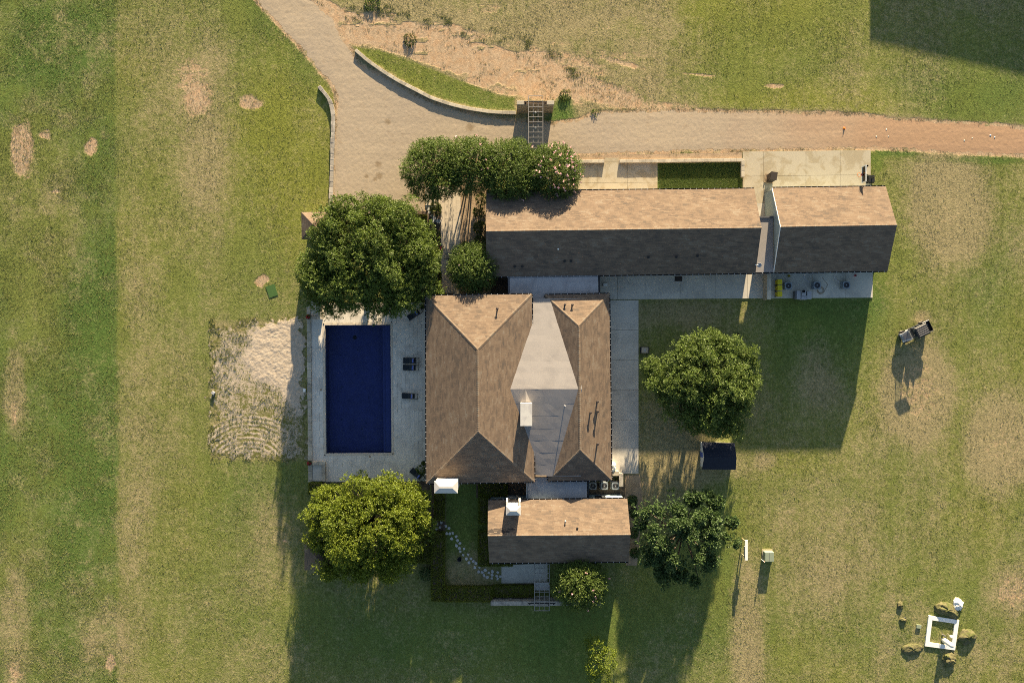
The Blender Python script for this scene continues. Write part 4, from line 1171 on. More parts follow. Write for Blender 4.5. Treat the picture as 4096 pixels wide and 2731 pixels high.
# ------------------------------------------------------------------ vegetation
def leaf_cloud(name, P, D, n_leaf, ll, lw, slen, mat, parent, rng, flat=.5, spread=.12, tints=None, off=None, lift=.25):
    """sprays: points P, directions D; n_leaf leaves along each spray"""
    K = len(P)
    off = np.array(off if off is not None else (0, 0, 0))
    s = rng.random((K, n_leaf)) * slen
    base = P[:, None, :] + D[:, None, :] * s[..., None] + rng.normal(0, spread, (K, n_leaf, 3)) * (1 - .6 * s / slen)[..., None]
    ax = D[:, None, :] * .55 + rng.normal(0, .6, (K, n_leaf, 3)); ax /= np.linalg.norm(ax, axis=-1, keepdims=True)
    nr = rng.normal(0, 1, (K, n_leaf, 3)); nr[..., 2] = np.abs(nr[..., 2]) * flat + .4
    nr += D[:, None, :] * .5
    sd = np.cross(ax, nr); sd /= np.linalg.norm(sd, axis=-1, keepdims=True) + 1e-9
    sz = rng.uniform(.7, 1.25, (K, n_leaf, 1))
    a = base; b = base + ax * ll * .45 * sz + sd * lw * .5 * sz; c = base + ax * ll * sz; d = base + ax * ll * .45 * sz - sd * lw * .5 * sz
    V = np.stack([a, b, c, d], 2).reshape(-1, 3) - off
    M = K * n_leaf
    F = np.arange(M * 4).reshape(-1, 4)
    ts = rng.random(K) * .5 if tints is None else tints
    t = np.clip(ts[:, None] + rng.random((K, n_leaf)) * .5, 0, 1)
    me = npmesh(name, V, F, {'tint': np.repeat(t.reshape(-1), 4)})
    return linkmesh(name, me, parent, MATS[mat])
def sample_lobes(lobes, n, rng, inner=.25, zmin=-.35):
    L = np.array(lobes, dtype=float)
    ar = (L[:, 3] * L[:, 4] + L[:, 3] * L[:, 5] * 2); pr = ar / ar.sum()
    P, D, I = [], [], []
    need = n
    while need > 0:
        k = rng.choice(len(L), need * 2, p=pr)
        d = rng.normal(0, 1, (need * 2, 3)); d /= np.linalg.norm(d, axis=1, keepdims=True)
        ok = d[:, 2] > zmin + rng.normal(0, .15, need * 2)
        r = np.where(rng.random(need * 2) < inner, rng.uniform(.45, .85, need * 2), rng.uniform(.82, 1.0, need * 2))
        p = L[k, :3] + d * L[k, 3:6] * r[:, None]
        rr = np.min(np.where(np.arange(len(L))[None] == k[:, None], 9, np.linalg.norm((p[:, None, :] - L[None, :, :3]) / L[None, :, 3:6], axis=2)), axis=1) if len(L) > 1 else np.full(len(p), 9.)
        ok &= (rr > .72) | (rng.random(need * 2) < .12)
        dd = d / L[k, 3:6] * L[k, 3:4]; dd /= np.linalg.norm(dd, axis=1, keepdims=True)
        P.append(p[ok]); D.append(dd[ok]); I.append(k[ok]); need = n - sum(map(len, P))
    return np.concatenate(P)[:n], np.concatenate(D)[:n], np.concatenate(I)[:n]
def tree(name, label, cx, cy, lobes_px, htop, hdrop, rz, mat, dens, ll, lw, slen, nl, seed, group=None, trunk_r=.22, multi=1, blossoms=0, bl_px=None, spread=.13, inner=.25, zmin=-.35, up=.35, bzone=None, clump=None):
    rng = np.random.default_rng(seed)
    lobes = []
    rmax = max(math.hypot(l[0] - cx, l[1] - cy) + .5 * l[2] for l in lobes_px)
    for (px, py, r) in lobes_px:
        d = math.hypot(px - cx, py - cy) / rmax
        hz_ = htop - rz - hdrop * d * d + rng.uniform(-.25, .25)
        c = g(px, py, hz_); rr = (max(r - 9, r * .5) if clump else r * .96) / PXM * (1 - hz_ / FLY)
        lobes.append((c.x, c.y, hz_, rr, rr, min(rz, rr * 1.0) * rng.uniform(.85, 1.1)))
    b = g(cx, cy, htop * .6); t = thing(name, label, 'tree', (b.x, b.y, 0), group=group)
    m = MB()
    for k in range(multi):
        ang = 6.283 * k / multi + seed
        bx, by = b.x + (.28 * math.cos(ang) if multi > 1 else 0), b.y + (.28 * math.sin(ang) if multi > 1 else 0)
        fork = Vector((bx + (.8 * math.cos(ang) if multi > 1 else rng.normal(0, .2)), by + (.8 * math.sin(ang) if multi > 1 else rng.normal(0, .2)), htop * (.32 if multi == 1 else .45)))
        m.tube([(bx, by, -.15), (bx, by, .15), fork.lerp(Vector((bx, by, 0)), .5) + Vector((.06, -.05, 0)), fork], [trunk_r * 1.5, trunk_r * 1.1, trunk_r * .9, trunk_r * .75], 9)
        for i, l in enumerate(lobes):
            if i % multi != k: continue
            e = Vector(l[:3]); mid = fork.lerp(e, .5) + Vector((rng.normal(0, .2), rng.normal(0, .2), .3))
            m.tube([fork, mid, e, e + Vector((rng.normal(0, .4), rng.normal(0, .4), l[5] * .5))], [trunk_r * .5, trunk_r * .34, trunk_r * .18, .02], 6)
    m.build('trunk', MATS['bark'], t, True)
    area = sum(4 * l[3] * l[5] + 3 * l[3] ** 2 for l in lobes)
    K = int(area * dens)
    lobes0 = lobes
    if clump:
        ns = int(area * clump[0])
        cp_, cd_, ci_ = sample_lobes(lobes, ns, rng, .12, zmin)
        rs_ = rng.uniform(clump[1], clump[2], ns)
        far_ = rng.random((ns, 1)) < .12
        cp_ = cp_ + cd_ * np.where(far_, rng.uniform(.4, 1.0, (ns, 1)), rng.uniform(-.55, .4, (ns, 1)))
        rs_ = np.where(far_[:, 0], rs_ * .55, rs_)
        lobes = [(cp_[i, 0], cp_[i, 1], max(cp_[i, 2], .7), rs_[i], rs_[i], rs_[i] * .62) for i in range(ns)]
    P, D, I = sample_lobes(lobes, K, rng, inner, zmin)
    if clump:
        core_ = [(l[0], l[1], l[2] - .25 * l[5], l[3] * .86, l[4] * .86, l[5] * .80) for l in lobes0]
        P2, D2, I2 = sample_lobes(core_, int(K * clump[3]), rng, .2, zmin)
        P, D, I = np.concatenate([P, P2]), np.concatenate([D, D2]), np.concatenate([I, np.zeros(len(P2), int)])
        K = len(P)
    D = D + rng.normal(0, .35, D.shape); D[:, 2] += up; D /= np.linalg.norm(D, axis=1, keepdims=True)
    lt = rng.random(len(lobes))
    tints = np.clip(.5 * rng.random(K) * .7 + .18 * lt[I], 0, .5)
    leaf_cloud('crown', P, D, nl, ll, lw, slen, mat, t, rng, spread=spread, tints=tints, off=t.location)
    if blossoms:
        P, D, I = sample_lobes(lobes0, blossoms * 3, rng, 0, .0)
        if bzone is not None:
            z = np.array([g(*bz[:2], htop * .8)[:2] for bz in bzone]); rz_ = np.array([bz[2] / PXM for bz in bzone])
            ok = (np.linalg.norm(P[:, None, :2] - z[None], axis=2) < rz_[None]).any(1)
            P, D = P[ok], D[ok]
        P, D = P[:blossoms], D[:blossoms]
        P = P + D * (slen * .75) + np.array([0, 0, .10])
        leaf_cloud('blossom', P, D, 12, .12, .10, .24, 'pink_blossom', t, rng, spread=.06, off=t.location)
    return t
OAK = [(1370, 870, 75), (1485, 858, 80), (1590, 880, 85), (1668, 935, 50), (1330, 925, 75), (1400, 930, 110), (1520, 940, 120), (1640, 980, 100), (1240, 1045, 58), (1320, 1045, 95), (1440, 1060, 115), (1570, 1070, 115), (1690, 1050, 75),
       (1240, 1110, 60), (1300, 1160, 80), (1400, 1170, 85), (1510, 1190, 75), (1610, 1170, 85), (1690, 1130, 75), (1330, 1215, 45), (1560, 1225, 45)]
tree('oak_tree', 'huge dark green oak overhanging the north end of the pool terrace', 1470, 1010, OAK, 8.6, 3.8, 2.2, 'oak_leaf', 20, .18, .10, .50, 12, 301, trunk_r=.42, zmin=-.8, clump=(.42, .55, 1.05, .55), spread=.10)
YEL = [(1330, 2010, 85), (1430, 1975, 85), (1540, 1975, 85), (1640, 2000, 70), (1270, 2080, 55), (1370, 2090, 105), (1500, 2090, 120), (1630, 2100, 95), (1290, 2150, 65), (1390, 2190, 90), (1510, 2200, 100), (1610, 2190, 85), (1680, 2080, 50), (1340, 2250, 70), (1440, 2280, 50), (1540, 2270, 65), (1620, 2250, 45)]
tree('elm_tree', 'round bright yellow green tree south of the pool terrace', 1470, 2110, YEL, 7.8, 3.6, 2.1, 'yellow_leaf', 22, .16, .10, .40, 12, 302, trunk_r=.36, zmin=-.9, clump=(.50, .45, .90, .55), spread=.10)
PEC = [(2770, 1385, 65), (2855, 1360, 55), (2915, 1400, 60), (2715, 1450, 60), (2640, 1490, 50), (2815, 1450, 80), (2900, 1470, 80), (2980, 1430, 50), (3005, 1520, 55), (2940, 1540, 80), (2850, 1545, 90), (2755, 1530, 85), (2680, 1545, 70), (2620, 1520, 38), (2720, 1620, 75), (2810, 1640, 85), (2890, 1640, 70), (2960, 1610, 50), (2860, 1700, 60), (2930, 1700, 45), (2780, 1700, 50)]
tree('pecan_tree', 'large lumpy green tree in the shaded east courtyard', 2825, 1530, PEC, 7.8, 2.9, 1.9, 'pecan_leaf', 20, .17, .11, .40, 11, 303, trunk_r=.34, zmin=-.8, clump=(.42, .50, .95, .5), spread=.10)
SYC = [(2565, 2030, 42), (2625, 2020, 38), (2695, 2015, 45), (2790, 1985, 42), (2860, 2005, 40), (2560, 2095, 30), (2625, 2085, 45), (2715, 2080, 58), (2800, 2070, 48), (2860, 2085, 45), (2925, 2090, 32), (2930, 2160, 40), (2560, 2180, 34), (2640, 2160, 55), (2740, 2150, 60), (2830, 2170, 60), (2600, 2240, 40), (2680, 2230, 50), (2770, 2240, 52), (2850, 2230, 42), (2700, 2300, 42), (2790, 2300, 38), (2640, 2290, 30)]
tree('sycamore_tree', 'open branched broadleaf tree east of the cottage', 2745, 2145, SYC, 8.0, 2.6, 1.25, 'broad_leaf', 20, .22, .16, .36, 10, 304, trunk_r=.26, inner=.15, zmin=-.3, clump=(.42, .30, .62, .15), spread=.09)
MY = dict(htop=4.9, hdrop=.9, rz=1.4, mat='myrtle_leaf', dens=22, ll=.15, lw=.075, slen=.85, nl=16, trunk_r=.09, multi=4, spread=.05, up=.15, zmin=-.45)
def ring(cx, cy, r, n, s):
    rr = random.Random(s)
    return [(cx, cy, r * .72)] + [(cx + r * .48 * math.cos(6.283 * k / n + s), cy + r * .48 * math.sin(6.283 * k / n + s), r * rr.uniform(.50, .60)) for k in range(n)]
grp = 'crepe myrtles in the row by the gravel drive'
tree('crepe_myrtle', 'crepe myrtle at the west end of the row beside the gravel drive', 1737, 678, ring(1737, 678, 116, 6, 1), seed=311, group=grp, blossoms=4, **MY)
tree('crepe_myrtle', 'crepe myrtle second from the west in the row beside the drive', 1880, 662, ring(1880, 662, 105, 6, 2), seed=312, group=grp, blossoms=6, **MY)
tree('crepe_myrtle', 'crepe myrtle under the pergola end, third from the west in the row', 2042, 685, ring(2042, 685, 118, 6, 3), seed=313, group=grp, blossoms=6, **MY)
tree('crepe_myrtle', 'crepe myrtle thick with pink blossom at the east end of the row', 2215, 690, ring(2215, 690, 104, 6, 4), seed=314, group=grp, blossoms=110, bzone=[(2200, 660, 60), (2250, 720, 45), (2300, 700, 40), (2240, 640, 50), (2300, 650, 30)], **MY)
tree('crepe_myrtle', 'lone crepe myrtle with a few pink blooms north of the main house', 1892, 1070, ring(1892, 1070, 86, 6, 5), seed=315, blossoms=22, bzone=[(1925, 985, 36), (1965, 1115, 24), (1850, 1060, 12)], **{**MY, 'htop': 4.6})
tree('crepe_myrtle', 'pink flecked crepe myrtle beside the garden pergola', 2318, 2332, ring(2318, 2332, 98, 6, 6), seed=316, blossoms=9, **{**MY, 'htop': 5.0, 'mat': 'pecan_leaf'})
tree('young_tree', 'small sunlit yellow green sapling at the south edge of the lawn', 2400, 2645, [(2385, 2590, 38), (2425, 2640, 40), (2380, 2660, 36), (2400, 2710, 42), (2365, 2560, 24), (2435, 2610, 24)], 3.8, 1.0, .8, 'yellow_leaf', 13, .16, .11, .35, 10, 317, trunk_r=.07, inner=.1)

def shrub(name, label, px, py, r, h, mat, seed, group=None, dens=30, ll=.12, lw=.08, slen=.22, cat='shrub', bl=None, nb=0, ry=None):
    rng = np.random.default_rng(seed); c = g(px, py, h * .5); rr = r / PXM
    t = thing(name, label, cat, (c.x, c.y, 0), group=group)
    lobes = [(c.x, c.y, h * .45, rr, (ry or r) / PXM, h * .5)]
    for k in range(5):
        a = rng.uniform(0, 6.28); lobes.append((c.x + rr * .5 * math.cos(a), c.y + (ry or r) / PXM * .5 * math.sin(a), h * rng.uniform(.4, .6), rr * .55, rr * .55, h * .4))
    K = max(30, int(dens * (6 * rr * rr + 4 * rr * h)))
    P, D, I = sample_lobes(lobes, K, rng, .25, -.6)
    D = D + rng.normal(0, .4, D.shape); D[:, 2] += .4; D /= np.linalg.norm(D, axis=1, keepdims=True)
    P[:, 2] = np.maximum(P[:, 2], .03)
    leaf_cloud('foliage', P, D, 9, ll, lw, slen, mat, t, rng, spread=.05, off=t.location)
    MB().tube([(c.x, c.y, -.1), (c.x + .03, c.y, h * .35), (c.x + .05, c.y + .04, h * .75)], [.04, .03, .01], 6).build('stem', MATS['bark'], t)
    if bl:
        P, D, I = sample_lobes(lobes, nb, rng, 0, .1); leaf_cloud('blossom', P + D * .15, D, 12, .13, .12, .2, bl, t, rng, spread=.05, off=t.location)
    return t
def hedge(name, label, rects, h, seed, mat='hedge_leaf', dens=150):
    rng = np.random.default_rng(seed)
    R_ = []
    for (x0, y0, x1, y1) in rects:
        a, b = g(x0, y1, h * .8), g(x1, y0, h * .8); R_.append((a.x, b.x, a.y, b.y))
    cx = sum(r[0] + r[1] for r in R_) / (2 * len(R_)); cy = sum(r[2] + r[3] for r in R_) / (2 * len(R_))
    t = thing(name, label, 'hedge', (cx, cy, 0))
    m = MB()
    for r in R_: m.cbox(r[0] + .12, r[1] - .12, r[2] + .12, r[3] - .12, -.1, h - .14, .12)
    m.build('twigs', MATS['mulch'], t)
    Ps, Ds = [], []
    for r in R_:
        at = (r[1] - r[0]) * (r[3] - r[2]); n = int(at * dens)
        p = np.stack([rng.uniform(r[0], r[1], n), rng.uniform(r[2], r[3], n), h - .12 + .08 * fbm(rng.uniform(0, 1, n) * 0 + rng.uniform(0, 9, n), rng.uniform(0, 9, n), 2, 5)], -1)
        Ps.append(p); Ds.append(np.tile([0, 0, 1.], (n, 1)))
        for (xx, nx) in ((r[0], -1), (r[1], 1)):
            n = int((r[3] - r[2]) * h * dens * .7); Ps.append(np.stack([np.full(n, xx - nx * .06), rng.uniform(r[2], r[3], n), rng.uniform(.05, h, n)], -1)); Ds.append(np.tile([nx, 0, .2], (n, 1)))
        for (yy, ny) in ((r[2], -1), (r[3], 1)):
            n = int((r[1] - r[0]) * h * dens * .7); Ps.append(np.stack([rng.uniform(r[0], r[1], n), np.full(n, yy - ny * .06), rng.uniform(.05, h, n)], -1)); Ds.append(np.tile([0, ny, .2], (n, 1)))
    P = np.concatenate(Ps); D = np.concatenate(Ds).astype(float) + rng.normal(0, .5, P.shape); D /= np.linalg.norm(D, axis=1, keepdims=True)
    leaf_cloud('foliage', P, D, 4, .10, .07, .10, mat, t, rng, spread=.05, off=t.location)
hedge('box_hedge', 'clipped dark hedge turning the south west corner of the back garden', [(1726, 2130, 1777, 2402), (1777, 2349, 1968, 2404)], 1.1, 401)
hedge('box_hedge', 'clipped hedge running east towards the garden pergola', [(1973, 2343, 2134, 2384)], .9, 402)
hedge('box_hedge', 'dark clipped hedge south of the hipped cap chimney', [(1738, 1976, 1776, 2080)], 1.1, 403)
hedge('box_hedge', 'narrow dark hedge along the west wall of the cottage, north half', [(1916, 1985, 1952, 2095)], 1.0, 404)
hedge('box_hedge', 'narrow dark hedge along the west wall of the cottage, south half', [(1914, 2125, 1955, 2262), (1955, 2250, 2050, 2262)], 1.0, 405)
hedge('box_hedge', 'low dark hedge filling the courtyard west of the cottage chimney', [(1915, 1932, 2028, 1982)], 1.0, 406)
hedge('box_hedge', 'dark hedge beside the big oak at the end of the gravel drive', [(1640, 860, 1704, 922)], 1.2, 407)
hedge('box_hedge', 'dark hedge at the south west corner of the pool terrace', [(1236, 1930, 1285, 1975)], 1.0, 408)
hedge('box_hedge', 'dark hedge against the outer side of the garden corner hedge', [(1690, 2145, 1724, 2250), (1640, 2215, 1690, 2250)], .9, 409)
hedge('box_hedge', 'dark hedge along the front path below the oak', [(1722, 1085, 1762, 1178)], 1.0, 410)
shrub('path_shrub', 'pale leaved rounded shrub beside the flagstones on the front path', 1742, 838, 21, .9, 'shrub_leaf', 421, ry=26)
for i, (px, py, r, h, lb) in enumerate([(1925, 800, 20, 1.2, 'bright green shrub at the north west corner of the long wing'), (1915, 850, 18, 1.0, 'green shrub against the west wall of the long wing, north of the ridge'),
                                        (1920, 910, 22, 1.2, 'green shrub against the west wall of the long wing, at the ridge'), (1920, 965, 20, 1.1, 'dark green shrub against the west wall of the long wing, above the lone myrtle'),
                                        (1858, 990, 20, 1.0, 'blue green shrub bordering the front path above the lone myrtle')]):
    shrub('border_shrub', lb, px, py, r, h, 'shrub_leaf', 430 + i, 'shrubs beside the long wing')
shrub('rose_bush', 'shrub with crimson flowers beside the front path', 1752, 1000, 18, 1.0, 'oak_leaf', 441, bl='red_blossom', nb=14)
shrub('garden_shrub', 'loose dark shrub in the bed between oak and front path', 1735, 945, 24, .8, 'oak_leaf', 442)
shrub('garden_shrub', 'loose green shrub outside the garden corner hedge', 1705, 2295, 24, 1.0, 'broad_leaf', 443)
shrub('terrace_shrub', 'small green shrub by the pot at the south east terrace corner', 1682, 1880, 16, .9, 'oak_leaf', 444)
for i, (px, py) in enumerate([(2530, 2000), (2538, 2050), (2533, 2130), (2540, 2210)]):
    shrub('side_shrub', ['small leafy bush at the north east corner of the cottage', 'small leafy bush east of the cottage, second from the north', 'small leafy bush east of the cottage ridge', 'small leafy bush at the south east corner of the cottage'][i], px, py, 15, .9, 'broad_leaf', 450 + i, 'bushes along the cottage end', ll=.16, lw=.12)
# scrub on the bank
scrub = [(1490, 18, 28, 1.0, 'dark round scrub bush at the top edge of the bank'), (1640, 160, 24, .7, 'lone scrub bush on the bare soil north of the wall'), (2262, 382, 22, .7, 'bright green weed clump east of the gate pier'),
         
         (2380, 452, 14, .3, 'weed clump at the north edge of the gravel east of the pier')]
for i, (px, py, r, h, lb) in enumerate(scrub):
    shrub('scrub_bush', lb, px, py, r * 1.1, h * .22, 'shrub_leaf' if i % 3 else 'pecan_leaf', 470 + i, 'scrub on the north bank', dens=26, ll=.10, lw=.06, slen=.12)

# uncountable grass and weeds
def tufts(name, label, X, Y, mat, h0, h1, seed, nb=5, spread=.07, z=-.02, wd=.016):
    rng = np.random.default_rng(seed); K = len(X)
    px, py = (X - 2048) / PXM, (1365.5 - Y) / PXM
    an = rng.uniform(0, 6.283, (K, nb)); hh = rng.uniform(h0, h1, (K, nb)) * rng.uniform(.6, 1.3, (K, 1))
    b = np.stack([px[:, None] + rng.normal(0, spread, (K, nb)), py[:, None] + rng.normal(0, spread, (K, nb)), np.full((K, nb), z)], -1)
    lean = np.stack([np.cos(an), np.sin(an), np.zeros_like(an)], -1) * (hh * rng.uniform(.4, 1.3, (K, nb)))[..., None]
    tip = b + lean; tip[..., 2] = z + hh
    sd = np.stack([-np.sin(an), np.cos(an), np.zeros_like(an)], -1) * (wd + .12 * hh)[..., None]
    V = np.stack([b - sd, b + sd, tip], 2).reshape(-1, 3)
    F = np.arange(K * nb * 3).reshape(-1, 3)
    t = np.clip(rng.random((K, 1)) * .6 + rng.random((K, nb)) * .4, 0, 1)
    me = npmesh(name, V, F, {'tint': np.repeat(t.reshape(-1), 3)})
    o = linkmesh(name, me, None, MATS[mat]); tag(o, label, 'grass', kind='stuff'); return o
rng = np.random.default_rng(77)
def scatter(n, x0, x1, y0, y1, fn):
    X = rng.uniform(x0, x1, n); Y = rng.uniform(y0, y1, n); k = rng.random(n) < fn(X, Y); return X[k], Y[k]
houses = [[(1225, 1200), (1725, 1200), (1725, 1930), (1225, 1930)], [(1700, 1090), (2560, 1090), (2560, 1990), (1700, 1990)], [(1940, 745), (3560, 735), (3560, 1200), (1940, 1200)], [(1945, 1980), (2520, 1980), (2520, 2260), (1945, 2260)], [(1705, 745), (1960, 745), (1960, 1200), (1705, 1200)], [(2970, 600), (3484, 600), (3484, 760), (2970, 760)], [(2270, 630), (2632, 630), (2632, 760), (2270, 760)], [(2000, 2250), (2200, 2250), (2200, 2390), (2000, 2390)]]
def lawn(X, Y):
    k = (sdf(DRIVE, X, Y) < -6).astype(float)
    for hh in houses: k *= sdf(hh, X, Y) < 0
    k *= sdf(SOIL, X, Y) < 0
    c_ = sdf([(830, 1270), (1228, 1262), (1235, 1850), (835, 1845)], X, Y) < 0
    k *= np.where(c_, 1, .12)
    return k * np.clip(.25 + 1.6 * (fbm(X / 120, Y / 120, 3, 21) - .35), 0, 1) * np.where(X < 465, 1.0, .45)
X, Y = scatter(620000, -60, 4160, -60, 2790, lawn)
tufts('lawn_grass', 'taller grass tufts scattered through the lawns and the west field', X, Y, 'grass_blade', .03, .075, 501, 3)
X, Y = scatter(30000, 2636, 2962, 652, 765, lambda X, Y: np.full(X.shape, .45))
tufts('panel_grass', 'lush grass of the lawn panel behind the coping wall', X, Y, 'pecan_leaf', .02, .05, 502)
X, Y = scatter(400000, 900, 4120, -60, 880, lambda X, Y: np.exp(-((sdf(DRIVE, X, Y) + 4) / 7.) ** 2) * np.clip(3 * (fbm(X / 40, Y / 40, 3, 71) - .42), 0, 1) * (sdf(SOIL, X, Y) < 5) * .55)
tufts('verge_weeds', 'dry weeds fringing the gravel drive', X, Y, 'dry_weed', .03, .07, 503)
X, Y = scatter(200000, 900, 3500, -60, 700, lambda X, Y: np.exp(-((sdf(DRIVE, X, Y) + 10) / 9.) ** 2) * np.clip(3 * (fbm(X / 50, Y / 50, 3, 75) - .45), 0, 1) * (sdf(SOIL, X, Y) < 0) * .6)
tufts('verge_grass', 'longer green grass along the edges of the drive', X, Y, 'grass_blade', .03, .08, 504)
X, Y = scatter(3500, 1400, 2350, 60, 470, lambda X, Y: np.clip(4 * (fbm(X / 60, Y / 40, 3, 85) - .5), 0, 1) * (sdf(SOIL, X, Y) > -10))
tufts('soil_weeds', 'scattered weeds on the bare soil', X, Y, 'shrub_leaf', .04, .09, 505, 7, .1)
X, Y = scatter(60000, 1380, 2500, -50, 420, lambda X, Y: np.exp(-((sdf(SOIL, X, Y) + 24) / 26.) ** 2) * (Y < 60 + .38 * (X - 1300)) * np.clip(4.5 * (fbm(X / 45, Y / 28, 3, 55) - .50), 0, 1))
tufts('bank_grass', 'coarse green grass clumps along the rim of the eroded bank', X, Y, 'grass_blade', .04, .10, 507, 5, .09)
X, Y = scatter(11000, 835, 1228, 1270, 1850, lambda X, Y: np.clip(3.5 * (fbm(X / 30, Y / 30, 3, 191) - .42), 0, 1) * np.where(sdf(COURT, X, Y) > 10, .02, 1))
tufts('court_grass', 'grass growing through the old sand court', X, Y, 'grass_blade', .06, .15, 506)

# ------------------------------------------------------------------ terrace furniture
def make_lounger(label):
    t = thing('sun_lounger', label, 'sun lounger', group='sun loungers on the pool terrace')
    L, Wd = 2.0, .66
    f = MB()
    for s in (-1, 1): f.box(0, L, s * Wd / 2 - .025, s * Wd / 2 + .025, .27, .32)
    f.box(0, .05, -Wd / 2 + .026, Wd / 2 - .026, .271, .319); f.box(L - .05, L, -Wd / 2 + .026, Wd / 2 - .026, .271, .319); f.box(1.55, 1.6, -Wd / 2 + .026, Wd / 2 - .026, .271, .319)
    f.build('frame', MATS['black_metal'], t, rel=False)
    for xx in (.12, L - .12):
        for s in (-1, 1): MB().box(xx - .025, xx + .025, s * Wd / 2 - .024, s * Wd / 2 + .024, 0, .27).build('leg', MATS['black_metal'], t, rel=False)
    MB().cbox(.03, .74, -Wd / 2 + .03, Wd / 2 - .03, .322, .38, .015).build('seat', MATS['dark_fabric'], t, rel=False)
    a = R(32); cs, sn = math.cos(a), math.sin(a); LL = .72
    lo = [(.75, -.3, .33), (.75 + LL * cs, -.3, .33 + LL * sn), (.75 + LL * cs, .3, .33 + LL * sn), (.75, .3, .33)]
    MB().hull(lo, [(x_ - .05 * sn, y_, z_ + .05 * cs) for x_, y_, z_ in lo]).build('backrest', MATS['dark_fabric'], t, rel=False)
    MB().tube([(1.28, -.26, .79), (1.28, -.24, .79), (1.28, .24, .79), (1.28, .26, .79)], [.05, .10, .10, .05], 10).build('pillow', MATS['blue_fabric'], t, True, rel=False)
    MB().tube([(1.30, -.2, .66), (1.55, -.2, .33)], .015, 6).build('prop', MATS['black_metal'], t, rel=False)
    MB().box(1.36, 1.54, -.3, .3, .30, .318).build('shelf', MATS['dark_fabric'], t, rel=False)
    return t
lo = make_lounger('dark sun lounger, the northern one of the close pair on the terrace')
def put(o, px, py, rot, z=.15):
    p = g(px, py, z); o.location = (p.x, p.y, z); o.rotation_euler = (0, 0, rot)
put(lo, 1614, 1441, R(-.5))
for lb, px, py, rot in [('dark sun lounger, the southern one of the close pair on the terrace', 1613, 1468.5, R(-2)), ('dark sun lounger standing alone opposite the middle of the pool', 1609, 1581, R(-3)),
                        ('angled dark sun lounger at the north east corner of the terrace', 1634, 1274, R(33)), ('angled dark sun lounger half under the yellow green tree', 1645, 1876, R(-38))]:
    c = copy_tree(lo); c['label'] = lb; put(c, px, py, rot)
def pot(label, px, py, r, h, z, bl, seed):
    c = g(px, py, z + h * .5); t = thing('plant_pot', label, 'plant pot', (c.x, c.y, z), group='round pots round the terrace')
    MB().lathe([(r * .7, 0), (r, h * .8), (r * 1.08, h * .85), (r * 1.08, h), (r * .92, h), (r * .9, h * .88)], 20, (c.x, c.y, z)).build('pot', MATS['terracotta'], t, True)
    rng = np.random.default_rng(seed); K = 60
    a = rng.uniform(0, 6.28, K); rr = np.sqrt(rng.random(K)) * r * .8
    P = np.stack([c.x + rr * np.cos(a), c.y + rr * np.sin(a), np.full(K, z + h * .88)], -1); D = np.tile([0, 0, 1.], (K, 1)) + rng.normal(0, .3, (K, 3))
    leaf_cloud('plant', P, D, 6, .09, .06, .22, 'oak_leaf', t, rng, spread=.03, off=t.location)
    if bl: leaf_cloud('blossom', P[:18] + np.array([0, 0, .2]), D[:18], 6, .08, .07, .06, 'red_blossom', t, rng, spread=.03, off=t.location)
pot('round pot with red flowers at the north end of the terrace wall', 1235, 1267, .30, .5, .32, 1, 601)
pot('round pot with red flowers at the south end of the terrace wall', 1240, 1850, .30, .5, .32, 1, 602)
pot('dark round pot beside the house at the north east terrace corner', 1690, 1227, .32, .5, .15, 0, 603)
pot('dark round pot beside the house at the south east terrace corner', 1695, 1851, .30, .5, .15, 0, 604)

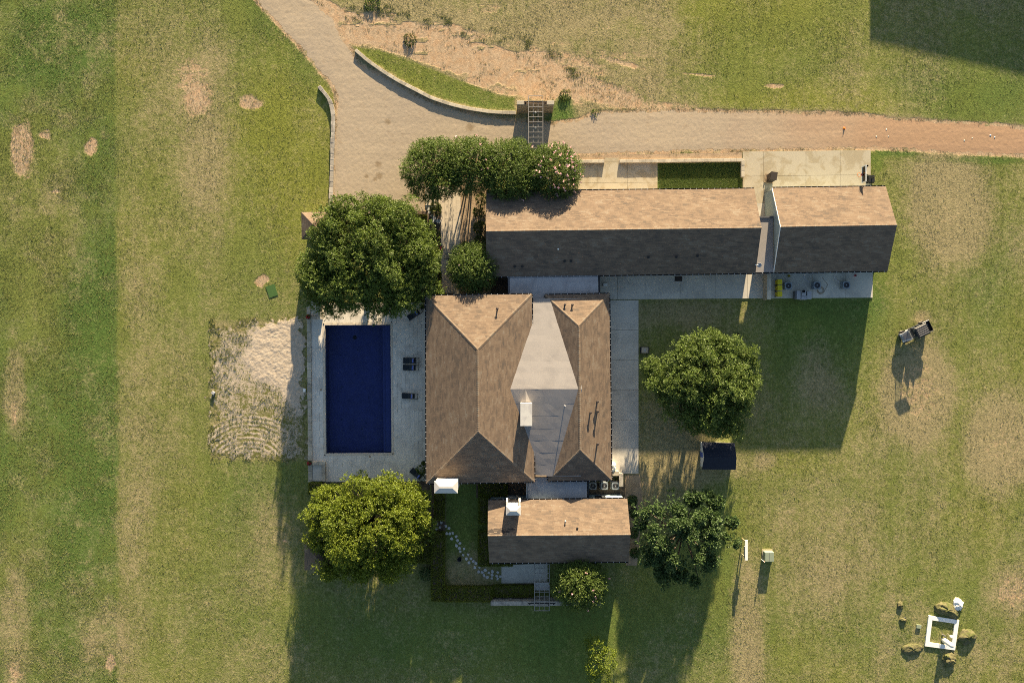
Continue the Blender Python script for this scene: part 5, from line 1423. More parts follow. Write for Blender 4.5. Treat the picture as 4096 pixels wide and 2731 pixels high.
# ------------------------------------------------------------------ service yard
def make_ac(label, group, s=.86, h=.85):
    t = thing('air_conditioner', label, 'air conditioner', group=group)
    MB().box(-s / 2 - .06, s / 2 + .06, -s / 2 - .06, s / 2 + .06, -.01, .06).build('pad', MATS['concrete'], t, rel=False)
    MB().cbox(-s / 2 + .03, s / 2 - .03, -s / 2 + .03, s / 2 - .03, .06, h - .05, .01).build('body', MATS['ac_dark'], t, rel=False)
    lv = MB()
    for k in range(9):
        z = .12 + k * (h - .25) / 9
        for (x0, x1, y0, y1) in ((-s / 2, s / 2, -s / 2, -s / 2 + .028), (-s / 2, s / 2, s / 2 - .028, s / 2), (-s / 2, -s / 2 + .028, -s / 2 + .03, s / 2 - .03), (s / 2 - .028, s / 2, -s / 2 + .03, s / 2 - .03)):
            lv.box(x0, x1, y0, y1, z, z + .045)
    lv.build('louvre', MATS['ac_grey'], t, rel=False)
    rim = MB(); ro, n = s / 2, 24; zz = h
    ring_o = []
    for k in range(n):
        a = 6.283 * k / n; c_, s_ = math.cos(a), math.sin(a); q_ = min(1 / max(abs(c_), abs(s_), 1e-6), 1.22); ring_o.append((ro * c_ * q_, ro * s_ * q_))
    ri = s * .40
    V = [(x_, y_, zz - .06) for x_, y_ in ring_o] + [(x_, y_, zz) for x_, y_ in ring_o] + [(ri * math.cos(6.283 * k / n), ri * math.sin(6.283 * k / n), zz) for k in range(n)] + [(ri * math.cos(6.283 * k / n), ri * math.sin(6.283 * k / n), zz - .06) for k in range(n)]
    F = []
    for k in range(n):
        j = (k + 1) % n; F += [(k, j, n + j, n + k), (n + k, n + j, 2 * n + j, 2 * n + k), (2 * n + k, 2 * n + j, 3 * n + j, 3 * n + k)]
    rim.add(V, F); rim.build('top_rim', MATS['ac_grey'], t, rel=False)
    fan = MB()
    for k in range(3):
        a = 6.283 * k / 3 + .5; c_, s_ = math.cos(a), math.sin(a); px_, py_ = -s_, c_
        fan.add([(.05 * c_, .05 * s_, h - .13), (ri * .9 * c_ - .10 * px_, ri * .9 * s_ - .10 * py_, h - .16), (ri * .95 * c_ + .16 * px_, ri * .95 * s_ + .16 * py_, h - .10)], [(0, 1, 2)])
    fan.build('fan', MATS['ac_grey'], t, rel=False)
    MB().lathe([(.08, -.12), (.08, 0), (.05, .01)], 12, (0, 0, h - .02)).build('hub', MATS['cabinet_grey'], t, rel=False)
    gr = MB()
    for k in range(1, 5):
        gr.tube([(ri * k / 5 * math.cos(6.283 * i / 20), ri * k / 5 * math.sin(6.283 * i / 20), h - .005) for i in range(21)], .006, 4, False)
    gr.build('guard', MATS['dark_steel'], t, rel=False)
    return t
ac = make_ac('grey air conditioner beside the yellow bins', 'air conditioners in the service yard', .90, .85)
put(ac, 3144, 1145, 0, .06)
for lb, px, py in [('grey air conditioner in the middle of the service yard', 3258, 1143), ('easternmost grey air conditioner in the service yard', 3374, 1142)]:
    c = copy_tree(ac); c['label'] = lb; put(c, px, py, 0, .06)
for lb, px, py in [('air conditioner nearest the flat grey roof, north of the cottage', 2369, 1938), ('middle air conditioner of the three north of the cottage', 2414, 1938), ('easternmost air conditioner of the three north of the cottage', 2458, 1938)]:
    c = copy_tree(ac); c['label'] = lb; c['group'] = 'air conditioners north of the cottage'; put(c, px, py, 0, .04)
for lb, pts in [('silver line set pipe curving to the middle air conditioner', [(3206, 1097), (3206, 1108), (3216, 1118), (3234, 1132)]), ('silver line set pipe curving to the eastern air conditioner', [(3325, 1096), (3326, 1106), (3336, 1118), (3350, 1130)])]:
    P = [Vector((*g(px, py)[:2], z)) for (px, py), z in zip(pts, (1.6, .6, .4, .45))]
    tag(MB().tube(P, .06, 8).build('refrigerant_pipe', MATS['cabinet_grey'], None, True), lb, 'pipe', 'line set pipes')
def make_bin(label):
    t = thing('wheelie_bin', label, 'bin', group='yellow bins in the service yard')
    MB().hull([(-.24, -.26, .05), (.24, -.26, .05), (.24, .26, .05), (-.24, .26, .05)], [(-.28, -.31, .95), (.28, -.31, .95), (.28, .31, .95), (-.28, .31, .95)]).build('body', MATS['yellow_plastic'], t, rel=False)
    n = []
    for (x_, y_) in ((-.30, -.33), (.24, -.33), (.30, -.26), (.31, 0), (.30, .26), (.24, .33), (-.30, .33)): n.append((x_, y_))
    MB().hull([(*p, .952) for p in n], [(p[0] * .93, p[1] * .93, 1.04) for p in n]).build('lid', MATS['yellow_plastic'], t, rel=False)
    MB().tube([(-.33, -.2, .95), (-.36, -.2, .98), (-.36, .2, .98), (-.33, .2, .95)], .018, 6).build('handle', MATS['yellow_plastic'], t, rel=False)
    MB().box(-.05, .16, -.16, .16, 1.042, 1.05).build('lid_panel', MATS['yellow_plastic'], t, rel=False)
    for s in (-1, 1):
        w = MB().tube([(-.25, s * .26, .1), (-.25, s * .31, .1)], .1, 14).build('wheel', MATS['rubber'], t, rel=False)
    return t
bn_ = make_bin('yellow wheeled bin nearest the building wall'); put(bn_, 3108, 1130.5, 0, .06)
for lb, py in (('middle one of the three yellow wheeled bins', 1154), ('southernmost of the three yellow wheeled bins', 1178)):
    c = copy_tree(bn_); c['label'] = lb; put(c, 3108, py, 0, .06)
# three part outdoor cooker
c = g(3212, 1179); t = thing('outdoor_cooker', 'grey metal cabinet cooker with round black flue on the service strip', 'cooker', (c.x, c.y, .06))
def pxbox(m, x0, x1, y0, y1, z0, z1, ch=.015):
    a, b = g(x0, y1, z1), g(x1, y0, z1); return m.cbox(a.x, b.x, a.y, b.y, z0, z1, ch)
pxbox(MB(), 3187, 3203, 1163, 1196, .06, .95).build('left_cabinet', MATS['cabinet_grey'], t)
pxbox(MB(), 3181, 3186.6, 1164, 1195, .06, .90).build('side_panel', MATS['dark_steel'], t)
pxbox(MB(), 3207, 3224, 1161, 1182, .06, 1.05).build('firebox', MATS['cabinet_grey'], t)
pxbox(MB(), 3205, 3228, 1182.5, 1198, .06, .85).build('front_shelf', MATS['cabinet_grey'], t)
pxbox(MB(), 3229, 3246, 1165, 1196, .06, .95).build('right_cabinet', MATS['cabinet_grey'], t)
p = g(3215, 1165, 1.2); MB().lathe([(.17, 1.05), (.17, 1.25), (.14, 1.25), (.14, 1.06)], 16, (p.x, p.y, 0)).build('flue', MATS['black_metal'], t)
def bucket(name, label, px, py, r, h, mat, z=.06):
    p = g(px, py, z + h / 2); t = thing(name, label, 'bucket', (p.x, p.y, z))
    MB().lathe([(r * .8, 0), (r, h), (r * .93, h), (r * .75, .04)], 16, (p.x, p.y, z)).build('pail', MATS[mat], t)
    MB().tube([(p.x - r, p.y, z + h - .02), (p.x - r * .7, p.y - r * .8, z + h + .03), (p.x + r * .7, p.y - r * .8, z + h + .03), (p.x + r, p.y, z + h - .02)], .012, 5).build('handle', MATS['dark_steel'], t)
bucket('bucket', 'small yellow bucket by the wall of the east wing', 3155, 1104, .15, .3, 'yellow_plastic')
bucket('bucket', 'small red bucket by the wall of the east wing', 3421, 1102, .12, .28, 'red_plastic')
bucket('bucket', 'black round bucket in the shaded courtyard grass', 2949, 1339, .25, .4, 'black_metal', 0)
bucket('fire_pit', 'dark round pot standing in the back garden beside the flagstones', 1838, 2235, .28, .45, 'ac_dark', 0)
# garden hose coil
P = []
c = g(3281, 1161)
for k in range(60):
    a = 6.283 * k / 20; r_ = .26 + .004 * k; P.append((c.x + r_ * math.cos(a), c.y + r_ * math.sin(a), .075 + .0006 * k))
P += [(c.x + .9, c.y + .7, .08), (c.x + .2, c.y + 1.6, .08)]
tag(MB().tube(P, .02, 5).build('garden_hose', MATS['timber'], None, True), 'coiled brown hose on the service strip concrete', 'hose')
# tan screen wall and cover by the bins
o = MB().prism([g(*p, 1.8)[:2] for p in ((3070, 1097), (3083, 1097), (3084, 1196), (3071, 1196.5))], 0, 1.7).build('wall', MATS['limestone'], None)
t = thing('screen_wall', 'tan stucco screen wall at the west end of the bin yard', 'wall', g(3077, 1146)); o.name = 'body'; o.parent = t
for v_ in o.data.vertices: v_.co.x -= t.location.x; v_.co.y -= t.location.y
a = g(3070, 1197, 1.8); b = g(3084, 1097, 1.8)
MB().cbox(a.x - .03, b.x + .03, a.y - .03, b.y + .03, 1.7, 1.78, .015).build('cap', MATS['limestone'], t)
# mats and boxes
tag(MB().cbox(*[v for v in (g(2698, 0).x, g(2728, 0).x)], g(0, 1125).y, g(0, 1105).y, .058, .085, .01).build('door_mat', MATS['dark_timber']), 'dark brown door mat on the service strip', 'mat')
a, b = g(1777, 1177), g(1815, 1172)
tag(MB().cbox(a.x, b.x, a.y, b.y, .115, .14, .01).build('door_mat', MATS['black_metal']), 'black door mat at the foot of the front path', 'mat')
p = g(2420, 1140); t = thing('sun_patch_box', 'small pale box standing in for reflected sunlight by the flat connector', 'box', (p.x, p.y, .055))  # pale box modelled in place of a patch of reflected sunlight
MB().cbox(p.x - .24, p.x + .24, p.y - .18, p.y + .18, .055, .35, .02).build('body', MATS['cream_concrete'], t); MB().cbox(p.x - .25, p.x + .25, p.y - .19, p.y + .19, .352, .39, .01).build('lid', MATS['cover_white'], t)
p = g(2577, 1400); t = thing('lawn_box', 'square beige topped utility box beside the concrete walk', 'box', (p.x, p.y, 0))
MB().cbox(p.x - .55, p.x + .55, p.y - .40, p.y + .40, -.05, .42, .03).build('body', MATS['black_metal'], t)
MB().cbox(p.x - .42, p.x + .42, p.y - .36, p.y + .36, .422, .48, .03).build('top', MATS['limestone'], t); MB().lathe([(.14, 0), (.13, .01)], 12, (p.x, p.y, .481)).build('knob', MATS['cabinet_grey'], t)
# covered furniture and stone yard wall by the cottage
p = g(2452, 1868, .9); t = thing('covered_grill', 'grill wrapped in a rumpled white cover by the house corner', 'grill', (p.x, p.y, .05))
rng = np.random.default_rng(9); n = 14
def crumple(rx, ry, z, j): return [(p.x + rx * math.cos(6.283 * k / n) * (1 + j * rng.normal()), p.y + ry * math.sin(6.283 * k / n) * (1 + j * rng.normal()), z + .06 * rng.normal() * (z > .2)) for k in range(n)]
m = MB(); rings = [crumple(.5, .62, .06, .05), crumple(.46, .58, .5, .08), crumple(.42, .52, .95, .10), crumple(.2, .3, 1.12, .15)]
for i in range(3): m.add(rings[i] + rings[i + 1], [(k, (k + 1) % n, n + (k + 1) % n, n + k) for k in range(n)])
m.add(rings[3], [tuple(range(n))]); m.build('cover', MATS['cover_white'], t)
for sx in (-.3, .3): MB().tube([(p.x + sx, p.y - .3, .05), (p.x + sx, p.y - .3, .5)], .03, 6).build('leg', MATS['black_metal'], t)
rect_wall('yard_wall', 'rough stone pier wall on the east side of the air conditioner yard', 2472, 2487, 1888, 1938, 1.1, 4, 'weathered_stone', 'weathered_stone', .5)
rect_wall('yard_wall', 'short bright stone wall north of the air conditioner yard', 2440, 2471, 1880, 1896, 1.0, 4, 'limestone', 'limestone', .5)
# basketball hoop
c = g(3484, 716, .3); t = thing('basketball_hoop', 'portable basketball hoop at the east edge of the concrete pad', 'basketball hoop', (c.x, c.y, 0))
MB().hull([(c.x - .45, c.y - .5, .06), (c.x + .4, c.y - .5, .06), (c.x + .4, c.y + .5, .06), (c.x - .45, c.y + .5, .06)], [(c.x - .35, c.y - .42, .5), (c.x + .36, c.y - .42, .5), (c.x + .36, c.y + .42, .5), (c.x - .35, c.y + .42, .5)]).build('base', MATS['black_metal'], t)
bxx = (3404 - 2048) / PXM; by0, by1 = (1365.5 - 753) / PXM, (1365.5 - 689) / PXM; bym = (by0 + by1) / 2
fr = MB()
for (y0, y1, z0, z1) in ((by0, by1, 2.9, 2.99), (by0, by1, 3.9, 3.99), (by0, by0 + .09, 2.99, 3.9), (by1 - .09, by1, 2.99, 3.9), ): fr.box(bxx - .04, bxx + .04, y0, y1, z0, z1)
fo = fr.build('backboard', MATS['white_paint'], t)
MB().box(bxx - .012, bxx + .012, by0 + .09, by1 - .09, 2.99, 3.9).build('pane', MATS['glass'], fo)
MB().tube([(c.x, c.y, .5), (c.x - .05, c.y, 1.2), (bxx + .9, bym, 2.6), (bxx + .12, bym, 3.3)], .07, 8).build('pole', MATS['black_metal'], t)
MB().tube([(bxx + .06, bym, 3.75), (bxx + 1.0, bym, 2.5)], .04, 6).build('brace', MATS['black_metal'], t)
hx = bxx - .38
rm = MB().tube([(hx + .23 * math.cos(6.283 * k / 24), bym + .23 * math.sin(6.283 * k / 24), 3.05) for k in range(25)], .025, 6, False).build('rim', MATS['orange_plastic'], t)
MB().box(bxx - .16, bxx - .045, bym - .12, bym + .12, 3.0, 3.12).build('bracket', MATS['red_plastic'], t)
nt = MB()
for k in range(12):
    a = 6.283 * k / 12; nt.tube([(hx + .22 * math.cos(a), bym + .22 * math.sin(a), 3.03), (hx + .12 * math.cos(a + .3), bym + .12 * math.sin(a + .3), 2.65)], .008, 4)
nt.build('net', MATS['white_paint'], t)
for s in (-1, 1): MB().tube([(c.x - .42, c.y + s * .42, .12), (c.x - .42, c.y + s * .50, .12)], .1, 12).build('wheel', MATS['rubber'], t)
bucket('water_jug', 'small dark canister on the pad beside the basketball hoop', 3468, 665, .12, .3, 'black_metal')
# smoker cabinet on a pallet
c = g(3074, 716); t = thing('smoker_cabinet', 'dark brown smoker cabinet standing on a timber pallet', 'cabinet', (c.x, c.y, .06))
ro = R(-9)
def rb(x0, x1, y0, y1, z0, z1):
    return MB().hull(*[[(c.x + x_ * math.cos(ro) - y_ * math.sin(ro), c.y + x_ * math.sin(ro) + y_ * math.cos(ro), z) for x_, y_ in ((x0, y0), (x1, y0), (x1, y1), (x0, y1))] for z in (z0, z1)])
rb(-.30, .42, -.45, .45, .20, 1.75).build('body', MATS['dark_timber'], t); rb(-.34, .46, -.49, .49, 1.752, 1.80).build('lid', MATS['dark_timber'], t)
for k in range(6): rb(-.55 + k * .2, -.41 + k * .2, -.55, .55, .15, .195).build('slat', MATS['timber'], t)
for k in (-.45, 0, .41): rb(-.55, .6, k, k + .06, .06, .148).build('bearer', MATS['timber'], t)
rb(-.33, -.302, -.38, .38, .4, 1.5).build('door', MATS['vent_metal'], t)
# orange marker, stones, mat, boxes
p = g(3376, 514); t = thing('orange_marker', 'small orange cone on the dirt lane', 'cone', (p.x, p.y, .02))
MB().cbox(p.x - .15, p.x + .15, p.y - .15, p.y + .15, .015, .04, .01).build('base', MATS['orange_plastic'], t); MB().lathe([(.12, .04), (.03, .22), (.02, .23)], 14, (p.x, p.y, 0)).build('cone', MATS['orange_plastic'], t)
def rock(name, label, px, py, rx, ry, h, mat, seed, group=None, cat='rock', rot=0, rough=.25, sub=14):
    rr_ = np.random.default_rng(seed); c = g(px, py); nu, nv = sub * 2, sub
    th = np.linspace(0, 2 * np.pi, nu, endpoint=False); ph = np.linspace(0, np.pi / 2 + .25, nv)
    T, Pp = np.meshgrid(th, ph)
    k = 1 + rough * 2 * (fbm(np.cos(T) * 1.6 + seed + Pp, np.sin(T) * 1.6 + Pp * .7 + 20, 4, seed % 7) - .5) + rough * .7 * (vnoise(np.cos(T) * 5 + 31, np.sin(T) * 5 + Pp * 4 + 9, 3) - .5)
    X_ = np.sin(Pp) * np.cos(T) * rx / PXM * k; Y_ = np.sin(Pp) * np.sin(T) * ry / PXM * k; Z_ = np.cos(Pp) * h * k
    cr, sr = math.cos(rot), math.sin(rot)
    V = np.stack([X_ * cr - Y_ * sr, X_ * sr + Y_ * cr, Z_], -1).reshape(-1, 3)
    I = np.arange(nu * nv).reshape(nv, nu); J = np.roll(I, -1, 1)
    F = np.stack([I[:-1], I[1:], J[1:], J[:-1]], -1).reshape(-1, 4)
    me = npmesh(name, V, F, smooth=True); o = linkmesh(name, me, None, MATS[mat]); o.location = (c.x, c.y, -.02)
    tag(o, label, cat, group); return o
for i, (px, py, r) in enumerate([(3545, 519, 3), (3505, 547, 2.6), (3553, 546, 2), (3961, 542, 4), (3978, 550, 3), (3857, 563, 3), (3888, 553, 2)]):
    rock('lane_stone', ['white stone on the dirt lane, the northern one near the pad corner', 'white stone on the dirt lane just above the pad corner', 'small white stone on the lane below the northern one', 'largest white stone towards the east end of the lane', 'white stone just right of the largest lane stone', 'white stone by the south rut of the lane', 'smallest white stone in the middle of the lane'][i], px, py, r, r, .08, 'cover_white', 700 + i, 'white stones on the dirt lane', sub=6)
c = g(1088, 1163); o = MB().prism([g(*p)[:2] for p in ((1063, 1146), (1098, 1136), (1112, 1180), (1078, 1192))], -.05, .03).build('tee_mat', MATS['green_mat']); tag(o, 'square dark green practice mat on the west lawn', 'mat')
def crate(name, label, px, py, sx, sy, h, mat, rot=0):
    p = g(px, py, h * .6); t = thing(name, label, 'box', (p.x, p.y, 0), rot)
    MB().cbox(-sx / 2, sx / 2, -sy / 2, sy / 2, -.03, h - .05, .02).build('body', MATS[mat], t, rel=False); MB().cbox(-sx / 2 - .02, sx / 2 + .02, -sy / 2 - .02, sy / 2 + .02, h - .048, h, .01).build('lid', MATS[mat], t, rel=False)
crate('valve_box', 'small white box in the sand by the terrace wall', 1218, 1560, .28, .42, .3, 'cover_white')
crate('valve_box', 'small grey box at the west edge of the sand court', 853, 1571, .35, .3, .3, 'cabinet_grey', R(-35))
crate('valve_box', 'small green grey box beside the concrete well frame', 3675, 2504, .55, .42, .15, 'green_box', R(-8))
# dog house
HE2, HR2 = 1.35, 2.0
ea = lambda *p: g(*p, HE2)
A_, B_, C_, D_ = ea(2808, 1768), ea(2939, 1771), ea(2943, 1878), ea(2808, 1876); R1, R2 = g(2817, 1829, HR2), g(2946, 1831, HR2)
c = (A_ + C_) / 2; t = thing('garden_shed', 'small shed with navy roof and white gable in the east courtyard', 'shed', (c.x, c.y, 0))
m = MB(); slab_under(m, [D_, C_, R2, R1], .06); slab_under(m, [B_, A_, R1, R2], .06); rf = m.build('roof', MATS['navy_roof'], t)
for k in range(9):
    f0 = k / 9
    for (e0, e1, r0, r1) in ((D_, C_, R1, R2), (B_, A_, R2, R1)):
        a, b = e0.lerp(r0, f0), e1.lerp(r1, f0); a2, b2 = e0.lerp(r0, f0 + .11), e1.lerp(r1, f0 + .11)
        up = Vector((0, 0, .025)); MB().add([a + up, b + up, b2, a2, a - up, b - up], [(0, 1, 2, 3), (4, 5, 1, 0)]).build('shingle_course', MATS['navy_roof'], rf)
a, b, c_, d_ = [Vector((p.x + sx * .15, p.y + sy * .15, 0)) for p, sx, sy in ((A_, 1, -1), (B_, -1, -1), (C_, -1, 1), (D_, 1, 1))]
ww = MB(); z = Vector((0, 0, 1)); mw, me_ = (a + d_) / 2, (b + c_) / 2
ww.add([a, d_, c_, b] + [v + z * (HE2 - .05) for v in (a, d_, c_, b)] + [mw + z * (HR2 - .12), me_ + z * (HR2 - .12)], [(0, 1, 5, 8, 4), (1, 2, 6, 5), (2, 3, 7, 9, 6), (3, 0, 4, 7)]); ww.build('wall', MATS['white_paint'], t)
MB().box(a.x - .03, a.x + .01, mw.y - .3, mw.y + .3, 0, 1.1).build('door', MATS['blue_fabric'], t)
# white panel board on posts and utility boxes
c = g(2983, 2185); t = thing('panel_board', 'long narrow white panel board on posts beside the lawn', 'panel', (c.x, c.y, 0))
x_ = g(2984, 0, 1.5).x; y0, y1 = g(0, 2240, 1.5).y, g(0, 2160, 1.5).y
MB().box(x_ - .10, x_ + .22, y0, y1, 1.35, 1.5).build('top_board', MATS['white_paint'], t); MB().box(x_ - .02, x_ + .06, y0 + .1, y1 - .9, .75, 1.348).build('panel', MATS['cabinet_grey'], t)
for yy in (y0 + .3, y1 - .2): MB().box(x_ - .05, x_ + .06, yy - .05, yy + .05, -.1, 1.348).build('post', MATS['timber'], t)
MB().box(x_ + .065, x_ + .3, y0 + .2, y0 + .55, .9, 1.25).build('meter_box', MATS['white_paint'], t)
c = g(3077, 2226); t = thing('transformer_box', 'olive grey electrical cabinet on the east lawn', 'electrical box', (c.x, c.y, 0))
a, b = g(3060, 2246, .85), g(3096, 2208, .85); MB().cbox(a.x, b.x, a.y, b.y, .08, .85, .04).build('body', MATS['green_box'], t); MB().box(a.x - .1, b.x + .08, a.y - .05, b.y + .12, -.1, .08).build('base', MATS['cream_concrete'], t)
MB().box(a.x + .02, b.x - .02, a.y - .02, a.y - .003, .15, .75).build('door', MATS['green_box'], t); MB().box((a.x + b.x) / 2 - .01, (a.x + b.x) / 2 + .01, a.y + .05, b.y - .05, .85, .865).build('seam', MATS['dark_steel'], t)
p = g(3046, 2236); t = thing('marker_post', 'slim white marker post next to the olive electrical cabinet', 'post', (p.x, p.y, 0))
MB().lathe([(.045, -.1), (.045, 1.15), (.03, 1.18)], 10, (p.x, p.y, 0)).build('shaft', MATS['white_paint'], t); MB().lathe([(.055, .98), (.055, 1.08)], 10, (p.x, p.y, 0)).build('band', MATS['orange_plastic'], t)
# well frame and tank
c = g(3768, 2530); t = thing('well_curb', 'square white concrete curb round the well on the south east lawn', 'well curb', (c.x, c.y, 0))
O_ = [g(*p, .12) for p in ((3715, 2460.5), (3837, 2479), (3820, 2599), (3700, 2582.5))]; cc = sum(O_, Vector()) / 4
I_ = [cc + (p - cc) * .735 for p in O_]
for k in range(4):
    j = (k + 1) % 4; e = (O_[j] - O_[k]).normalized() * .004
    MB().prism([(O_[k] + e)[:2], (O_[j] - e)[:2], (I_[j] - e)[:2], (I_[k] + e)[:2]], -.1, .13).build('beam', MATS['white_paint'], t)
p = g(3772, 2556); t = thing('pressure_tank', 'upright white pressure tank inside the well curb', 'tank', (p.x, p.y, 0))
MB().lathe([(.2, 0), (.24, .12), (.30, .25), (.30, 1.75), (.26, 1.95), (.15, 2.07), (.03, 2.1)], 24, (p.x, p.y, 0)).build('body', MATS['cover_white'], t, True); MB().lathe([(.04, 2.09), (.04, 2.14)], 10, (p.x, p.y, 0)).build('valve', MATS['steel'], t)
MB().cbox(p.x - .2, p.x + .2, p.y - .2, p.y + .2, -.1, .03, .02).build('foot', MATS['concrete'], t)
p = g(3770, 2536); t = thing('well_pump', 'well head with brass pipes and small control box beside the tank', 'pump', (p.x, p.y, 0))
MB().lathe([(.1, -.1), (.1, .4), (.13, .42), (.13, .46)], 14, (p.x, p.y, 0)).build('casing', MATS['steel'], t)
MB().tube([(p.x, p.y, .46), (p.x, p.y, .7), (p.x + .1, p.y - .2, .72), (p.x + .08, p.y - .5, .5), (p.x + .08, p.y - .6, .2)], .035, 8).build('pipe', MATS['terracotta'], t); MB().tube([(p.x - .05, p.y, .5), (p.x - .2, p.y + .15, .55), (p.x - .25, p.y + .6, .1)], .03, 8).build('pipe', MATS['black_metal'], t)
MB().cbox(p.x + .42, p.x + .78, p.y - .02, p.y + .18, .75, 1.1, .02).build('control_box', MATS['white_paint'], t); MB().tube([(p.x + .6, p.y + .08, -.1), (p.x + .6, p.y + .08, .75)], .035, 8).build('control_post', MATS['steel'], t)
for i, (px, py, rx, ry, h, rot, mt, lb) in enumerate([(3600, 2420, 12, 16, .2, 0, 'dry_mound', 'tan earth lump at the north west of the well'), (3785, 2436, 48, 28, .42, -.35, 'dry_mound', 'large grassy boulder north of the well curb'), (3832, 2416, 20, 24, .35, .2, 'cover_white', 'pale white rock north east of the well curb'),
                                                      (3866, 2545, 34, 30, .42, .2, 'dry_mound', 'grassy boulder east of the well curb'), (3648, 2594, 38, 24, .24, .15, 'dry_mound', 'flat grassy boulder south west of the well curb'), (3798, 2636, 26, 26, .36, 0, 'dry_mound', 'grassy boulder south of the well curb'), (3612, 2478, 14, 10, .2, 0, 'dry_mound', 'low earth lump west of the well curb')]):
    rock('boulder', lb, px, py, rx, ry, h, mt, 720 + i, 'boulders round the well', 'boulder', rot, .45)
p = g(3619, 2472); o = MB().lathe([(.17, -.05), (.17, .06), (.12, .06), (.12, -.02)], 18, (p.x, p.y, 0)).build('pipe_ring', MATS['dark_steel']); tag(o, 'dark round pipe ring in the grass west of the well', 'ring')

# ------------------------------------------------------------------ utility vehicle
c = g(3647, 1328); ut = thing('utility_vehicle', 'white and black utility buggy with ribbed black roof on the east lawn', 'utility vehicle', (c.x, c.y, 0), R(180 + 25.4))
def ub(nm, m, mt, par=None, sm=False): return m.build(nm, MATS[mt], par or ut, sm, rel=False)
ub('chassis', MB().box(-1.75, 1.7, -.55, .55, .38, .55), 'black_metal')
ub('hood', MB().hull([(.75, -.70, .55), (1.85, -.62, .55), (1.85, .62, .55), (.75, .70, .55)], [(.75, -.66, 1.12), (1.75, -.50, .92), (1.75, .50, .92), (.75, .66, 1.12)]), 'buggy_paint')
ub('hood_panel', MB().add([(.80, -.38, 1.118), (1.68, -.28, .945), (1.68, .28, .945), (.80, .38, 1.118)], [(0, 1, 2, 3)]).add([(.9, -.5, 1.105), (1.6, -.42, .965), (1.6, -.36, .966), (.9, -.44, 1.106)], [(0, 1, 2, 3)]), 'dark_steel')
ub('bumper', MB().tube([(1.8, -.55, .5), (1.98, -.45, .6), (1.98, .45, .6), (1.8, .55, .5)], .045), 'black_metal')
for s in (-1, 1):
    ub('headlight', MB().hull([(1.80, s * .45 - .12, .72), (1.87, s * .45 - .12, .72), (1.87, s * .45 + .12, .72), (1.80, s * .45 + .12, .72)], [(1.76, s * .45 - .12, .84), (1.81, s * .45 - .12, .84), (1.81, s * .45 + .12, .84), (1.76, s * .45 + .12, .84)]), 'cover_white')
    ub('front_fender', MB().hull([(1.0, s * .62 - .1, .6), (1.8, s * .62 - .1, .6), (1.8, s * .62 + .1, .6), (1.0, s * .62 + .1, .6)], [(1.1, s * .62 - .1, .88), (1.7, s * .62 - .1, .82), (1.7, s * .62 + .1, .80), (1.1, s * .62 + .1, .86)]), 'black_metal')
ub('cabin_floor', MB().box(-.9, .78, -.68, .68, .5, .58), 'dark_steel')
for xx in (.0, -.75):
    st_ = ub('seat', MB().cbox(xx - .25, xx + .22, -.6, .6, .58, .86, .04), 'dark_fabric'); ub('seat_back', MB().hull([(xx - .35, -.6, .8), (xx - .22, -.6, .8), (xx - .22, .6, .8), (xx - .35, .6, .8)], [(xx - .45, -.58, 1.35), (xx - .35, -.58, 1.35), (xx - .35, .58, 1.35), (xx - .45, .58, 1.35)]), 'dark_fabric', st_)
cg = MB()
for s in (-1, 1):
    cg.tube([(.85, s * .68, 1.1), (.42, s * .66, 1.86), (-1.05, s * .66, 1.86), (-1.12, s * .68, .6)], .032, 8); cg.tube([(-.32, s * .67, .6), (-.32, s * .66, 1.86)], .03, 8)
cg.tube([(.42, -.66, 1.86), (.42, .66, 1.86)], .03, 8); cg.tube([(-1.05, -.66, 1.86), (-1.05, .66, 1.86)], .03, 8); ub('roll_cage', cg, 'black_metal')
rf = ub('roof', MB().hull([(-1.12, -.70, 1.89), (.50, -.70, 1.89), (.50, .70, 1.89), (-1.12, .70, 1.89)], [(-1.05, -.62, 1.96), (.40, -.62, 1.96), (.40, .62, 1.96), (-1.05, .62, 1.96)]), 'black_metal')
for k in range(5): ub('rib', MB().cbox(-1.02, .30, -.54 + k * .24, -.42 + k * .24, 1.955, 1.985, .01), 'dark_steel', rf)
ub('windshield', MB().add([(.86, -.62, 1.12), (.86, .62, 1.12), (.46, .60, 1.84), (.46, -.60, 1.84)], [(0, 1, 2, 3)]), 'glass')
ub('steering_wheel', MB().tube([(.42 + .06 * math.sin(6.283 * k / 16), .32 + .17 * math.cos(6.283 * k / 16), 1.12 + .15 * math.sin(6.283 * k / 16)) for k in range(17)], .018, 5, False), 'black_metal')
bd = MB(); bd.box(-1.95, -1.12, -.70, .70, .78, .84)
for (x0, x1, y0, y1) in ((-1.95, -1.12, -.72, -.67), (-1.95, -1.12, .67, .72), (-1.99, -1.95, -.72, .72), (-1.12, -1.08, -.72, .72)): bd.box(x0, x1, y0, y1, .79, 1.12)
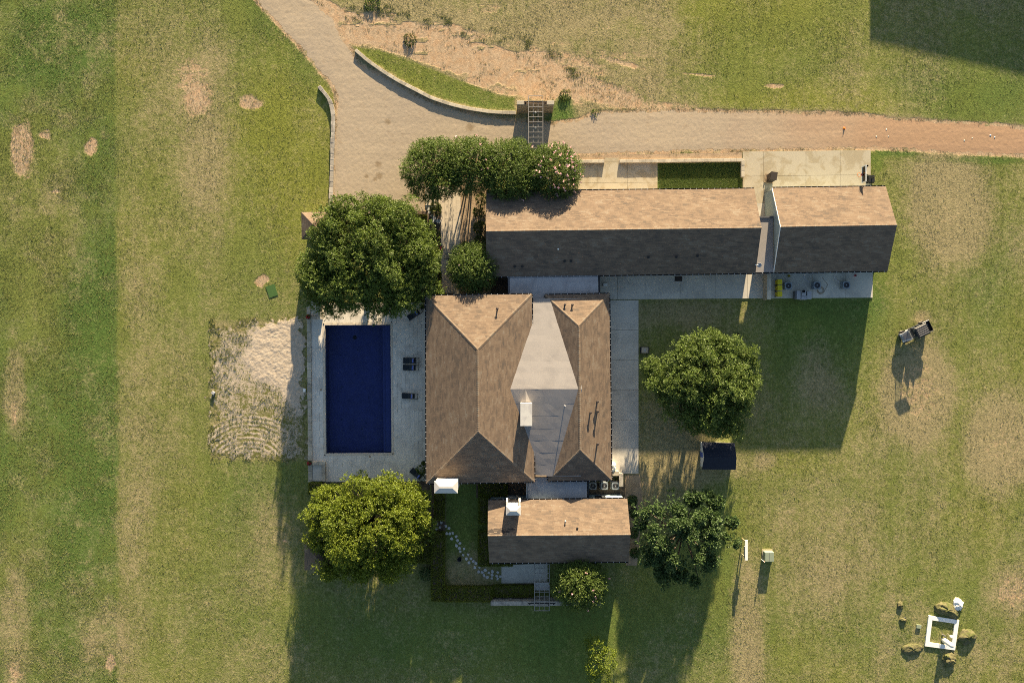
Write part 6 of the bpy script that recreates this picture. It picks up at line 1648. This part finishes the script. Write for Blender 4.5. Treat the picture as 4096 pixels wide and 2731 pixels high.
bo = ub('cargo_bed', bd, 'black_metal'); ub('bed_rail', MB().box(-1.96, -1.10, -.735, -.665, 1.122, 1.15), 'white_paint', bo); ub('bed_rail', MB().box(-1.96, -1.10, .665, .735, 1.122, 1.15), 'dark_steel', bo)
ub('cargo_tool', MB().tube([(-1.7, -.2, .88), (-1.55, -.25, .92), (-1.45, -.1, .9)], [.06, .08, .04], 8), 'cabinet_grey', bo)
for xx in (1.32, -1.35):
    for s in (-1, 1):
        w = ub('wheel', MB().tube([(xx, s * .52, .33), (xx, s * .54, .33), (xx, s * .74, .33), (xx, s * .76, .33)], [.28, .33, .33, .28], 20), 'rubber', None, True); ub('rim', MB().tube([(xx, s * .757, .33), (xx, s * .772, .33)], .17, 14), 'steel', w)
for s in (-1, 1): ub('mirror', MB().cbox(.62, .68, s * .80 - .08, s * .80 + .08, 1.35, 1.5, .01), 'black_metal')

# ------------------------------------------------------------------ shed added out of view, shaped to cast the north east lawn shadow
P = [Vector(((px - 2048) / PXM, (1365.5 - py) / PXM, 0)) for px, py in ((3631, -815), (4601, -602), (4601, -1150), (3631, -1150))]
cc = sum(P, Vector()) / 4; t = thing('shadow_caster_shed', 'unseen metal shed added to cast the shadow on the north east lawn', 'shed', (cc.x, cc.y, 0))
MB().prism([p[:2] for p in P], 6.0, 6.25).build('roof', MATS['barn_metal'], t); MB().prism([(cc + (p - cc) * .985)[:2] for p in P], -.1, 5.99).build('wall', MATS['wall_pale'], t)
for k in range(4):
    a = P[0].lerp(P[1], .15 + .22 * k); d = (P[1] - P[0]).normalized(); nn = Vector((d.y, -d.x, 0)) * (1 if d.y < 0 else 1)
    s = cc + (a - cc) * .985
    MB().hull([s - d * 1.6 - nn * .1, s + d * 1.6 - nn * .1, s + d * 1.6 + nn * .25, s - d * 1.6 + nn * .25], [v + Vector((0, 0, 4)) for v in (s - d * 1.6 - nn * .1, s + d * 1.6 - nn * .1, s + d * 1.6 + nn * .25, s - d * 1.6 + nn * .25)]).build('door', MATS['cabinet_grey'], t)
